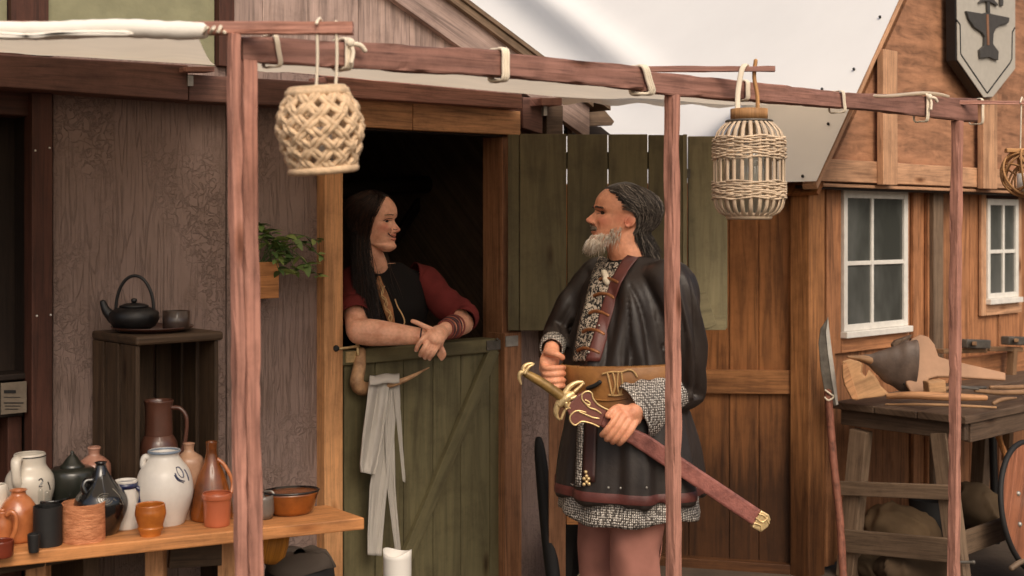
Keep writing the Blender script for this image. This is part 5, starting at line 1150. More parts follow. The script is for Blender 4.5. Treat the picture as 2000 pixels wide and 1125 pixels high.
def normals(me): a = np.empty(len(me.vertices)*3); me.vertices.foreach_get('normal', a); return a.reshape(-1, 3)
def bvh(me): return BVHTree.FromPolygons([v.co.copy() for v in me.vertices], [tuple(p.vertices) for p in me.polygons])
CAMO = Vector((0, 0, HC))
def hit(bv, x, y, off=.004):
    dr = (W(x, y, 1)-CAMO).normalized(); h = bv.ray_cast(CAMO, dr)
    return (h[0]+h[1]*off) if h[0] else None
def band(bv, rows, mat, root, name, off=.004, m=8, sub=5, solid=.004):
    # a strip laid on a garment: rows of (y, x left, x right)
    ys_ = [r_[0] for r_ in rows]; g = []; n = (len(rows)-1)*sub; last = None
    for i in range(n+1):
        y = ys_[0]+(ys_[-1]-ys_[0])*i/n; a = np.interp(y, ys_, [r_[1] for r_ in rows]); b = np.interp(y, ys_, [r_[2] for r_ in rows]); row = []
        for k in range(m+1):
            h = hit(bv, a+(b-a)*k/m, y, off)
            if h is None or (last and (h-last).length > .08): h = last.copy() if last else W(a, y, 4.2)
            row.append(h); last = h
        last = row[0]; g.append(row)
    mb = MB(); mb.grid(g); return part(name, mb, mat, root, solid=solid)
def line(bv, pts, r, mat, root, name, off=.003):
    P = [hit(bv, x, y, off) for x, y in pts]; P = [p for p in P if p]; mb = MB(); mb.tube(crm(P, 4), r, 8); return part(name, mb, mat, root)

# ================================================================== the man
MD = 4.28; yaw = 40; MF = Vector((-math.cos(R(yaw)), -math.sin(R(yaw)), 0)); ML = Z3.cross(MF).normalized()
mc = W(1232, 0, MD); mc.z = 0
man = thing('person', 'man in dark tunic and mail with long grey hair holding a sword', 'person', mc)
mh = Head(W(1216, 433, MD), (-math.cos(R(9)), -math.sin(R(9)), 0), .228, 1.10, False, -9, .9)
body = MB(); mh.add(body)
nb_ = W(1236, 520, MD)
limb(body, [mh.w(-.12, 0, .42), mh.w(-.08, 0, .12), W(1234, 512, MD), W(1238, 560, MD)], [.062, .064, .07, .085], 24)
def mring(z, a, b, fo=0, sc=1.0, px=1232): c = W(px, 0, MD); c.z = z; return (c+MF*fo, ML, MF, a*sc, b*sc)
TR = [(1.480, .075, .070, -.01), (1.455, .115, .085, -.015), (1.43, .165, .10, -.015), (1.40, .19, .125, -.01), (1.34, .205, .15, 0), (1.25, .205, .175, .01), (1.15, .208, .195, .02), (1.08, .212, .197, .025), (1.04, .200, .190, .02), (1.00, .200, .190, .02), (.95, .215, .198, .015), (.85, .238, .216, .01), (.76, .25, .228, .01), (.69, .258, .236, .01)]
loft(body, [mring(z, a, b, fo, .86 if z > 1.42 else .78) for z, a, b, fo in TR[:10]]+[mring(.85, .17, .14), mring(.80, .15, .12)])
legs = {'n': [W(1258, 860, 4.19), W(1247, 960, 4.18), W(1240, 1075, 4.17), W(1246, 1200, 4.19), W(1250, 1310, 4.21)], 'f': [W(1196, 860, 4.37), W(1186, 960, 4.385), W(1174, 1075, 4.39), W(1180, 1200, 4.40), W(1184, 1300, 4.42)]}
for P in legs.values():
    P[-1].z = .07
    limb(body, P, [.085, .075, .055, .05, .035], 16)
# near arm (his left) and hand round the scabbard
SH, EL, WR = W(1314, 556, 4.135), W(1338, 742, 4.19), W(1243, 806, 4.03)
limb(body, [SH, (SH+EL)/2+Vector((.01, 0, 0)), EL, (EL+WR)/2, WR], [.05, .045, .040, .038, .028], 16)
SH2, EL2, WR2 = W(1160, 552, 4.43), W(1090, 648, 4.46), W(1077, 682, 4.24)
limb(body, [SH2, (SH2+EL2)/2, EL2, (EL2+WR2)/2, WR2], [.05, .045, .034, .030, .026], 16)
# sword frame
s0_, s1_ = W(1100, 782, 3.985), W(1485, 1015, 4.07); sax = (s1_-s0_).normalized(); sno = (sax.cross(Z3)).normalized(); sno = sno if sno.y < 0 else -sno
def SWP(x, y, off=0):
    dr = W(x, y, 1)-CAMO; k = (s0_+sno*off-CAMO).dot(sno)/dr.dot(sno); return CAMO+dr*k
hc_ = SWP(1207, 836); sup = sno.cross(sax).normalized(); sup = sup if sup.z > 0 else -sup
hp_ = lambda a, u_, o_: hc_+sax*a+sup*u_+sno*o_
for i in range(4):
    a = -.030+.0205*i; ln = (.95, 1.05, 1.0, .85)[i]
    finger(body, [hp_(a*.8+.01, .050, .012), hp_(a, .040, .026), hp_(a-.003, .012, .036*1), hp_(a-.006, -.020*ln, .033), hp_(a-.006, -.041*ln, .018), hp_(a-.004, -.046*ln, .004)], .0118, .0092)
body.sphere(hp_(.012, .052, .008), .040, .024, .034, 16, Matrix((sax, sno, sup)).transposed())
limb(body, [hp_(.008, .045, .006), hp_(.018, .07, .004), WR], [.028, .029, .027], 14)
finger(body, [hp_(-.005, .062, .0), hp_(-.034, .056, .010), hp_(-.050, .036, .022), hp_(-.055, .016, .026)], .0135, .0105)
# far hand (his right), half open above the grip
hd = 4.19
limb(body, [WR2, W(1074, 700, hd), W(1070, 722, hd)], [.027, .033, .030], 14, flat=.6, fdir=(1, 0, .3))
body.sphere(W(1072, 715, hd), .032, .022, .046, 14)
for i, (y, r_) in enumerate(((716, .0112), (728, .0115), (741, .011), (752, .0098))):
    finger(body, [W(1062, y-6, hd), W(1064+1*i, y+2, hd-.035), W(1080+2*i, y+3, hd-.048), W(1095+i, y+2, hd-.035), W(1101, y+2, hd-.015)], r_, r_*.8)
finger(body, [W(1068, 688, hd-.01), W(1078, 690, hd-.035), W(1090, 693, hd-.042), W(1099, 699, hd-.035)], .013, .0098)
bm = remesh(body, .0031, 2, 'body'); mh.tint(bm); fbv = bvh(bm); shift(bm, mc); part('body', bm, SKM, man); mh.eyes(man)

# tunic
tunic_m = plain('waxed_dark_cloth', lin(46,38,34), .46, 0, .4, 7, .15, 90, .45)
mb = MB(); TRs = crm([Vector((z, a, b)) for z, a, b, fo in TR], 4); fos = crs([t[3] for t in TR], 4)
loft(mb, [mring(v.x, v.y, v.z, fo) for v, fo in zip(TRs, fos)], 72)
limb(mb, [W(1290, 548, 4.17), SH+Vector((.0, 0, .002)), W(1326, 640, 4.13), W(1336, 700, 4.15), EL+Vector((.004, 0, -.02)), W(1318, 772, 4.14)], [.07, .078, .078, .078, .074, .055], 24)
limb(mb, [W(1180, 545, 4.40), SH2, W(1118, 610, 4.43), EL2+Vector((0, 0, 0)), (EL2+WR2)/2, W(1078, 668, 4.27)], [.07, .076, .068, .058, .046, .040], 24)
tm = remesh(mb, .007, 4, 'tunic'); A = verts(tm); Nn = normals(tm); D_ = np.zeros(len(A)); mcx = np.array(mc)
for i in range(len(A)):
    p = A[i]; q = p-mcx; ang = math.atan2(q[0]*ML.x+q[1]*ML.y, q[0]*MF.x+q[1]*MF.y); z = p[2]
    if z < 1.02: amp = .016*min(1, (1.02-z)/.25); D_[i] = 1.2*amp*(math.sin(ang*9+1.5*noise.noise(Vector((ang*2, z*2, 0))))*.6+noise.noise(Vector((ang*5, z*2.5, 1))))
    else:
        fl = max(0, min(1, (1.45-z)/.12)); e_ = (q[0]*.95+q[1]*.35)+.18*(z-1.2)*(1 if q[0] > -.02 else -1)
        D_[i] = .009*noise.noise(Vector((p[0]*9+z*3, p[1]*9, z*2.5)))+fl*(.010*noise.noise(Vector((e_*34, z*2.6, 3)))-.014*max(0, 1-4*abs(noise.noise(Vector((e_*19, z*1.8, 9)))))+.006*math.sin(e_*110+5*noise.noise(Vector((e_*6, z*3, 2)))))
A += Nn*D_[:, None]; setv(tm, A); tb = bvh(tm)
shift(tm, mc); tun = part('tunic', tm, tunic_m, man)
redm = plain('dark_red_leather', lin(92,46,40), .5, 0, .25, 20, .2, 120); shirt_m = None
m_, t_, p_ = newmat('print_cloth'); tc_n = N(t_, 'ShaderNodeTexCoord'); nz_ = N(t_, 'ShaderNodeTexNoise', Scale=62., Detail=2., Distortion=2.2); t_.links.new(tc_n.outputs['Object'], nz_.inputs['Vector'])
r_ = ramp(t_, nz_.outputs[0], [(.5, lin(28,24,22)), (.54, lin(186,172,154))]); t_.links.new(r_.outputs[0], p_.inputs['Base Color']); p_.inputs['Roughness'].default_value = .8; shirt_m = m_
band(tb, [(503, 1170, 1236), (520, 1164, 1224), (540, 1157, 1208), (570, 1150, 1192), (600, 1143, 1180), (640, 1132, 1165), (680, 1126, 1152), (706, 1121, 1148)], shirt_m, man, 'shirt_front', .004)
band(tb, [(498, 1226, 1254), (530, 1207, 1229), (560, 1192, 1214), (600, 1179, 1201), (650, 1164, 1187), (706, 1147, 1170)], redm, man, 'red_trim', .009)
clasp = plain('bronze_clasp', lin(140,88,52), .45, .3, .3, 60, .3)
for y, x in ((548, 1190), (578, 1180), (612, 1170), (648, 1158), (684, 1148)): line(tb, [(x-16, y+1), (x-4, y-3), (x+10, y), (x+20, y+6)], .006, clasp, man, 'clasp', .008)
line(tb, [(1184, 535), (1188, 543), (1186, 551), (1190, 556)], .011, plain('bone_bead', lin(206,194,172), .5), man, 'pendant', .01)
hemm = redm
def ringon(bv, z, off, n=120):
    # a closed row of points lying on the garment at height z
    c = mring(z, 0, 0, .01)[0]; row = []
    for t in np.linspace(0, 2*math.pi, n+1):
        d_ = ML*math.cos(t)+MF*math.sin(t); h = bv.ray_cast(c+d_*.6, -d_); row.append((h[0] if h[0] else c+d_*.25)+d_*off)
    return row
mb = MB(); mb.grid([ringon(tb, z, e_) for z, e_ in ((.730, .002), (.726, .004), (.715, .005), (.704, .004), (.700, .003))]); part('hem_trim', mb, redm, man)
M['mail'] = mail('chain_mail')
band(tb, [(790, 1134, 1143), (860, 1131, 1141), (950, 1127, 1137)], M['mail'], man, 'mail_edge', .006, m=3)
band(tb, [(790, 1146, 1168), (860, 1143, 1166), (942, 1139, 1163)], plain('dark_plum_trim', lin(58,30,26), .5), man, 'skirt_trim', .006, m=4)
for x, y in ((1144, 935), (1152, 935), (1148, 930), (1148, 941), (1144, 946), (1153, 945), (1147, 922)):
    h = hit(tb, x, y, .012); mb = MB(); mb.sphere(h, .006, n=10); part('stud', mb, M['brass'], man)
for x, y in ((1190, 952), (1218, 953), (1262, 952), (1155, 690), (1172, 640)):
    h = hit(tb, x, y, .016); mb = MB(); mb.sphere(h, .004, n=8); part('rivet', mb, M['steel'], man)
# mail skirt hem and mail sleeve
mb = MB(); g = []
for z, e_ in ((.74, 0), (.70, -.002), (.66, 0), (.635, .004), (.625, .002)):
    g.append([mring(z, 0, 0, .008)[0]+ML*((.240+e_)*math.cos(t))+MF*((.218+e_)*math.sin(t))+(ML*math.cos(t)+MF*math.sin(t))*.006*math.sin(t*11+z*9)+Z3*(.010*math.sin(t*3+1)+.004*math.sin(t*7))*(1 if z < .7 else 0) for t in np.linspace(0, 2*math.pi, 121)])
mb.grid(g); part('mail_skirt', mb, M['mail'], man, solid=.004)
mb = MB(); ca_ = (WR-EL).normalized(); sleeve = []; X_ = ca_.cross(Vector((0, -1, 0))).normalized(); Y_ = ca_.cross(X_).normalized()
Ps = crm([W(1322, 750, 4.12), W(1290, 772, 4.085), W(1258, 792, 4.06), W(1237, 806, 4.05)], 6); Rs_ = crs([.064, .078, .090, .094], 6); ca_ = (Ps[-1]-Ps[0]).normalized(); X_ = ca_.cross(Vector((0, -1, 0))).normalized(); Y_ = ca_.cross(X_).normalized()
for i, (p, r_) in enumerate(zip(Ps, Rs_)):
    sleeve.append([p+X_*math.cos(t)*r_*(.98+.04*math.sin(4*t+i*.5))+Y_*math.sin(t)*r_*.6+Vector((0, 0, .004*math.sin(t*5+i))) for t in np.linspace(0, 2*math.pi, 61)])
mb.grid(sleeve); part('mail_sleeve', mb, M['mail'], man, solid=.004)
cu = (WR2-EL2).normalized(); X = cu.cross(Z3).normalized(); Y = cu.cross(X); mb = MB(); mb.grid([[EL2.lerp(WR2, q)+(X*math.cos(t)+Y*math.sin(t))*r_ for t in np.linspace(0, 6.2832, 33)] for q, r_ in ((.72, .043), (.85, .042), (.95, .039), (1.0, .036))]); part('mail_cuff', mb, M['mail'], man, solid=.004)
# belt
leath = plain('tan_leather', lin(152,104,56), .5, 0, .3, 10, .3, 70, c2=lin(104,66,34)); mb = MB(); g = []
BL = [(1.124, .010), (1.118, .018), (1.06, .016), (1.00, .016), (.985, .020), (.978, .010)]
for z, e_ in BL:
    a, b, fo = (np.interp(-z, [-t[0] for t in TR], [t[i] for t in TR]) for i in (1, 2, 3)); c = mring(z, 0, 0, fo)[0]
    g.append([c+ML*(a+e_)*math.cos(t)+MF*(b+e_)*math.sin(t)+Z3*(.012*math.cos(t)) for t in np.linspace(0, 2*math.pi, 121)])
mb.grid(g); bme = mb.mesh('belt'); bb = bvh(bme); part('belt', mb, leath, man, solid=.005)
cordm = plain('rawhide_cord', lin(186,150,100), .6, 0, .2, 60)
for L in ([(1187, 727), (1192, 748), (1196, 770)], [(1198, 728), (1202, 750), (1198, 770)], [(1208, 728), (1206, 750), (1210, 770)], [(1214, 727), (1216, 750), (1213, 770)], [(1178, 730), (1195, 726), (1214, 726), (1226, 722), (1236, 724), (1244, 735)], [(1190, 771), (1205, 772), (1216, 770)]): line(bb, L, .0032, cordm, man, 'lacing', .005)
line(bb, [(1130, 718), (1180, 716), (1230, 710), (1262, 704)], .003, leath, man, 'stitching', .004); line(bb, [(1150, 778), (1185, 782), (1225, 778)], .003, leath, man, 'stitching', .004)
mb = MB(); mb.tube(crm([hit(bb, 1152, 757, .012), hit(bb, 1165, 752, .014), hit(bb, 1175, 745, .012)], 4), .007, 8); part('toggle', mb, M['blackmatte'], man)
# trousers and boots
trm = cloth('dusty_red_wool', lin(178,122,108), weave=500, var=.25, scale=9)
for key in ('n', 'f'):
    P = legs[key]; mb = MB(); rr_ = [.105, .096, .082, .074, .06] if key == 'n' else [.100, .090, .080, .072, .06]
    Q_ = crm(P, 8); r8 = crs(rr_, 8); g = []
    for i, (p, r0) in enumerate(zip(Q_, r8)):
        g.append([p+Vector((math.cos(t), math.sin(t), 0))*r0*(1+.10*noise.noise(Vector((math.cos(t)*1.6, math.sin(t)*1.6, p.z*11+(5 if key == 'n' else 0))))+.05*math.sin(p.z*36+t*1.4+3*noise.noise(Vector((t, p.z*3, 0))))*math.sin(t*.5+1)) for t in np.linspace(0, 2*math.pi, 61)])
    mb.grid(g); part('trouser_leg', mb, trm, man, solid=.004)
    f = P[-1]; mb = MB(); mb.tube(crm([Vector((f.x, f.y, .14)), Vector((f.x, f.y, .07)), Vector((f.x, f.y, .045))+MF*.05, Vector((f.x, f.y, .035))+MF*.15, Vector((f.x, f.y, .03))+MF*.2], 5), crs([.062, .062, .05, .042, .026], 5), 16); part('boot', mb, M['blackmatte'], man)
# hair, beard
random.seed(3); lines = []
for i in range(4200):
    sg = random.choice((-1, 1)); t0 = random.uniform(R(28), R(165)); z0 = random.uniform(.58, .985) if t0 > R(60) else random.uniform(.80, .985)
    if t0 < R(95) and z0 < .74-.18*(t0-R(60)) and t0 < R(75): continue
    te = R(random.uniform(112, 176)); off = random.uniform(.03, .065)*(1 if t0 > R(70) else .75); P = []; zend = random.uniform(.12, .34)
    for k in np.linspace(0, 1, 7):
        t = t0+(max(te, t0)-t0)*k**.75; z = z0-(z0-zend)*k**1.7; x, y = mh.base(t, z); rr = 1+off/.3*(1 if k > .1 else .4); P.append(mh.w(-.03+(x+.03)*rr-.02*k, sg*y*rr, z+.02*math.sin(math.pi*k)*(z0 > .8)))
    hang = random.uniform(.25, .72); dx = random.uniform(-.22, -.04); dy = random.uniform(-.01, .06)
    for k in (.25, .5, .75, 1): P.append(P[6]+(mh.f*dx*k*mh.H+mh.l*sg*dy*k*mh.H-Z3*hang*k*mh.H)+Vector((random.uniform(-.003, .003), 0, 0)))
    lines.append(crm(P, 2))
hm = hairmat('grey_hair', [(0, lin(36,31,28)), (.5, lin(62,55,49)), (.8, lin(106,96,87)), (1, lin(176,164,150))])
part('hair', strands(lines, .0007), hm, man)
mb = MB(); g = []
for z in np.linspace(.30, .995, 22):
    row = []
    for t in np.linspace(R(-180), R(180), 49):
        at_ = abs(t); zmin = .86 if at_ < R(40) else .86-(at_-R(40))/R(50)*.30 if at_ < R(90) else .56-(at_-R(90))/R(30)*.3 if at_ < R(120) else .22
        x, y = mh.base(t, z); inside = z > zmin; q = 1.03 if inside else .93; row.append(mh.w(-.03+(x+.03)*q, y*q, z+(.012 if inside else 0)))
    g.append(row)
mb.grid(g); f0 = 0
for q in range(len(mb.f)): mb.uv[q] = [(.15, 0)]*4
part('hair_base', mb, hm, man)
lines = []
for i in range(1500):
    t = R(random.uniform(-82, 82)); z = random.uniform(.02, .30) if abs(t) < R(45) else random.uniform(.03, .12+.22*abs(t)/R(80))
    x, y = mh.base(t, max(z, .004)); x, lp_, _ = mh.feat(x, y, z)
    if abs(y) < .135 and .165 < z-1.1*mh.sm*y*y < .30: continue
    if abs(t) < R(62) and z > .21: continue
    p = mh.w(x, y, z); L_ = random.uniform(.07, .19)*(1.0 if z < .14 else .55 if z < .26 else .3)*mh.H; nrm = (mh.f*math.cos(t)+mh.l*math.sin(t)); d_ = (nrm*.45-Z3*.9+mh.f*.12+Vector((random.uniform(-.3, .3), random.uniform(-.3, .3), 0))).normalized()
    lines.append([p-nrm*.002, p+d_*L_*.5+nrm*.002, p+d_*L_-Z3*L_*.15])
beard_m = hairmat('grey_beard', [(0, lin(150,130,110)), (.3, lin(204,184,162)), (.7, lin(234,220,202)), (1, lin(246,238,226))], .6)
part('beard', strands(lines, .0014), beard_m, man)
lines = []
for i in range(170):
    y = random.uniform(-.11, .11); z = random.uniform(.278, .305)-.35*abs(y)*.5; x, yy = mh.base(math.asin(max(-1, min(1, y/.27))), z); x, _, _ = mh.feat(x, y, z); p = mh.w(x, y, z); d_ = (mh.f*.35-Z3*.6+mh.l*y*7).normalized(); lines.append([p, p+d_*.006+mh.f*.002, p+d_*.012])
part('moustache', strands(lines, .0013), hairmat('moustache_hair', [(0, lin(70,58,48)), (1, lin(150,134,116))], .6), man)
lines = []
for sg in (-1, 1):
    for i in range(60):
        y = random.uniform(.05, .21); z = .572+random.uniform(-.012, .014)-.5*(y-.12)**2*3; x, yy = mh.base(math.asin(y/.32), z); x, _, _ = mh.feat(x, y, z); p = mh.w(x+.004, sg*y, z); lines.append([p, p+mh.l*sg*.006+mh.f*.003, p+mh.l*sg*.013-Z3*.002])
part('eyebrow', strands(lines, .0013), hairmat('brow_hair', [(0, lin(36,28,24)), (1, lin(80,68,60))]), man)
dk = plain('crease_shade', lin(54,28,22), .7, 0, .1, 30, 0); mouthm = plain('mouth_inside', lin(40,16,14), .6, 0, .1, 30, 0)  # dark lines paint the shade of lids, nostrils, mouth and cheek folds
for L, r_, m_, nm in (([(1157, 411), (1163, 409.5), (1170, 411.5), (1175, 415)], .0011, dk, 'eyelid_line'), ([(1158, 416), (1165, 418), (1172, 416.5)], .0007, dk, 'eyelid_line'), ([(1148, 437), (1152, 438), (1155, 436)], .0016, dk, 'nostril_shade'), ([(1158, 434), (1163, 443), (1164, 452)], .0008, dk, 'cheek_fold_shade'), ([(1176, 409), (1183, 406)], .0006, dk, 'eye_crease_shade'), ([(1176, 412), (1184, 412)], .0006, dk, 'eye_crease_shade')): line(fbv, L, r_, m_, man, nm, .0002)
line(fbv, [(1146, 449), (1150, 451), (1155, 450.5), (1160, 447)], .0042, mouthm, man, 'mouth', .0)
mb = MB(); mb.tube(crm([mh.w(.385, y, .247+1.1*mh.sm*y*y) for y in (-.07, -.035, 0, .035, .07)], 4), .0040, 8); part('teeth', mb, plain('teeth', lin(206,196,180), .3), man)

# ------------------------------------------------------------------ the sword
sw = thing('sword', 'gold hilted sword in a worn red leather scabbard held by the man', 'sword', SWP(1207, 836))
lea = plain('worn_red_leather', lin(150,92,82), .55, 0, .35, 26, .4, 160, c2=lin(104,58,52))
def blade(pts, th, mat, name, off=None, bev=.002):
    o_ = -th/2 if off is None else off; P = [SWP(x, y, 0)+sno*o_ for x, y in pts]; mb = MB(); mb.prism(P, th, sno); return part(name, mb, mat, sw, bev)
sc2 = blade([(1183, 802), (1240, 838), (1265, 849), (1486, 996), (1470, 1026), (1233, 868), (1210, 856), (1170, 830)], .022, lea, 'scabbard', bev=.007)
blade([(1104, 796), (1112, 785), (1128, 770), (1137, 766), (1148, 762), (1156, 768), (1158, 780), (1168, 790), (1185, 800), (1172, 832), (1152, 824), (1132, 824), (1120, 830), (1112, 826), (1112, 812)], .026, plain('plum_leather', lin(112,66,58), .45, 0, .2, 20, .2, 100), 'scabbard_throat', bev=.004)
blade([(1466, 1028), (1484, 995), (1500, 1004), (1503, 1013), (1498, 1027), (1484, 1038)], .028, M['brass'], 'chape', bev=.004)
for L in ([(1474, 1010), (1486, 1018), (1496, 1010)], [(1470, 1020), (1482, 1024), (1484, 1034)], [(1480, 1002), (1490, 1006), (1499, 1020)]):
    mb = MB(); mb.tube(crm([SWP(x, y, .0) + sno*.0145 for x, y in L], 4), .003, 8); part('chape_line', mb, M['brass'], sw)
goldl = plain('pale_gold', lin(236,206,150), .35, .6, .15, 60)
for L in ([(1187, 800), (1168, 790), (1157, 778), (1154, 767), (1146, 763), (1136, 768), (1135, 778), (1141, 786), (1150, 790), (1150, 785), (1142, 780)], [(1141, 786), (1150, 795), (1162, 799), (1172, 806)], [(1168, 832), (1152, 825), (1134, 822), (1122, 829), (1113, 822), (1112, 812), (1120, 803), (1130, 801), (1142, 804)], [(1130, 803), (1146, 810), (1156, 814), (1168, 816)], [(1112, 785), (1107, 796), (1104, 798)]):
    mb = MB(); mb.tube(crm([SWP(x, y, 0)+sno*.0145 for x, y in L], 4), .0026, 8); part('gold_line', mb, goldl, sw)
mb = MB(); P = [SWP(x, y) for x, y in ((1026, 729), (1048, 741), (1070, 755), (1098, 776))]; mb.tube(crm(P, 5), crs([.012, .0145, .0155, .016], 5), 16); part('grip', mb, plain('grip_horn', lin(150,118,66), .4, .2, .35, 18, .2, c2=lin(70,56,34)), sw)
def gold(L, r_, name, o_=0): 
    mb = MB(); mb.tube(crm([SWP(x, y)+sno*o_ for x, y in L], 5), r_ if not hasattr(r_, '__len__') else crs(r_, 5), 10); return part(name, mb, M['brass'], sw)
gold([(1027, 728), (1022, 722), (1026, 714), (1036, 710), (1043, 711)], [.010, .008, .007, .005, .003], 'pommel_horn'); gold([(1027, 728), (1017, 728), (1014, 738), (1018, 750)], [.010, .008, .006, .003], 'pommel_horn'); gold([(1024, 728), (1032, 716), (1040, 712)], [.006, .005, .003], 'pommel_horn', .012)
gold([(1100, 778), (1104, 768), (1112, 756), (1124, 748), (1137, 746), (1141, 750)], [.012, .011, .009, .007, .005, .003], 'guard_horn'); gold([(1122, 764), (1130, 757), (1138, 749)], [.006, .005, .004], 'guard_horn', .004)
gold([(1098, 780), (1090, 790), (1086, 803), (1088, 814), (1094, 820)], [.012, .011, .009, .006, .003], 'guard_horn'); gold([(1110, 795), (1102, 803), (1096, 818)], [.006, .005, .004], 'guard_horn', .004)
gold([(1092, 790), (1102, 780), (1110, 773), (1118, 768)], [.010, .015, .015, .009], 'guard', .006); gold([(1108, 778), (1118, 776), (1124, 772)], [.008, .006, .003], 'guard', .012); gold([(1104, 786), (1106, 794), (1112, 796)], [.008, .006, .003], 'guard', .012)

# ================================================================== the woman
WD = 4.84; WFW = Vector((.6, -.8, 0)); WL = Z3.cross(WFW).normalized(); wc = W(750, 0, 4.97); wc.z = .05
wom = thing('person', 'woman in black dress with red sleeves leaning on the half door', 'person', wc)
wh = Head(W(726, 441, WD), (math.cos(R(19)), -math.sin(R(19)), 0), .234, 1.04, True, 0, 1.0)
body = MB(); wh.add(body)
limb(body, [wh.w(-.10, 0, .40), wh.w(-.07, 0, .10), W(733, 518, 4.88), W(740, 552, 4.955)], [.048, .046, .047, .054], 24)
def wring(z, a, b, fo=0, sc=1.0): c = W(750, 0, 4.97)-FA.n*.34*max(0, min(1, (1.2-z)/.4)); c.z = z; return (c+WFW*fo, WL, WFW, a*sc, b*sc)
WR_ = [(1.435, .06, .055, .02), (1.415, .10, .075, .02), (1.385, .15, .095, .015), (1.33, .175, .12, .01), (1.26, .175, .135, .015), (1.2, .168, .128, .01), (1.1, .155, .112, 0), (1.0, .165, .118, 0), (.85, .20, .15, 0), (.45, .24, .20, 0), (.08, .28, .25, 0)]
loft(body, [wring(z, a, b, fo, .94 if z > 1.2 else .85) for z, a, b, fo in WR_[:9]])
wl_ = wc-FA.n*.34
for sx in (-.07, .07): limb(body, [wl_+WL*sx+Z3*.85, wl_+WL*sx+Z3*.45, wl_+WL*sx+Z3*.04], [.08, .06, .04])
rs_, re_, rw_ = W(690, 556, 4.90), W(698, 647, 4.71), W(826, 657, 4.705)
limb(body, [rs_, (rs_+re_)/2, re_], [.05, .046, .042]); limb(body, [re_, re_.lerp(rw_, .25), re_.lerp(rw_, .6), rw_], [.047, .050, .041, .029], 20)
limb(body, [rw_, W(842, 664, 4.715), W(856, 672, 4.73)], [.026, .028, .024], 14, flat=.6, fdir=(0, -.5, 1))
for i in range(4): finger(body, [W(852+3*i, 664+4*i, 4.735), W(862+2*i, 680+4*i, 4.735), W(856+2*i, 693+3*i, 4.74)], .009, .007)
ls_, le_, lw_ = W(826, 550, 5.03), W(905, 632, 4.96), W(866, 645, 4.77)
limb(body, [ls_, (ls_+le_)/2, le_], [.05, .046, .042]); limb(body, [le_, le_.lerp(lw_, .4), le_.lerp(lw_, .75), lw_], [.042, .042, .034, .027], 20)
hB = 4.665
limb(body, [lw_, W(858, 651, 4.70), W(848, 660, hB)], [.028, .034, .033], 16, flat=.62, fdir=(.75, 0, -.66))
body.sphere(W(850, 660, hB+.012), .038, .022, .036, 16)
for i, (k0, k1, k2, k3, r_) in enumerate((((836, 652), (824, 664), (816, 675), (813, 684), .0108), ((841, 661), (831, 676), (824, 687), (821, 694), .0112), ((848, 667), (841, 683), (834, 692), (830, 699), .0110), ((857, 672), (849, 686), (843, 695), (839, 701), .0098))):
    finger(body, [W(*k0, hB+.004), W(*k1, hB-.018), W(*k2, hB-.010), W(*k3, hB+.008)], r_, r_*.78)
finger(body, [W(848, 646, hB+.02), W(830, 638, hB-.002), W(816, 631, hB-.004), W(805, 627, hB+.002)], .0115, .0078)
bm = remesh(body, .0030, 2, 'body'); wh.tint(bm); fbw = bvh(bm); shift(bm, wc); part('body', bm, SKW, wom); wh.eyes(wom)
for k0 in ((813, 684), (821, 694), (830, 699), (839, 701)):
    mb = MB(); mb.sphere(W(k0[0]-.5, k0[1]+1, hB-.002), .0042, .0016, .005, 8); part('fingernail', mb, plain('nail', lin(216,170,150), .3), wom)
dk2 = plain('lash_and_shade_brown', lin(48,26,22), .7, 0, .1, 30, 0); lipm = plain('lip_red', lin(176,86,76), .45, 0, .15, 40, 0)  # brown draws the lashes and paints shade at nostril, mouth and cheek fold
for L, r_, m_, nm in (([(749, 431), (754, 428), (760, 426.5), (766, 427)], .0013, dk2, 'eyelash'), ([(753, 431), (760, 431), (765, 430)], .0007, dk2, 'eyelash'), ([(768, 447.5), (772, 449), (776, 448.5)], .0013, dk2, 'nostril_shade'), ([(763, 446), (764, 451), (761, 457)], .0008, plain('fold_shade_brown', lin(140,74,58), .7, 0, .1, 30, 0), 'cheek_fold_shade')): line(fbw, L, r_, m_, wom, nm, .0002)
line(fbw, [(758, 455.5), (762, 459.5), (768, 462.5), (774, 463.5), (779, 462.5)], .0019, dk2, wom, 'mouth', .0)
line(fbw, [(765, 467.5), (770, 469.5), (776, 469)], .0028, lipm, wom, 'lower_lip', -.0012); line(fbw, [(764, 458.5), (770, 459), (777, 459)], .0018, lipm, wom, 'upper_lip', -.0006)
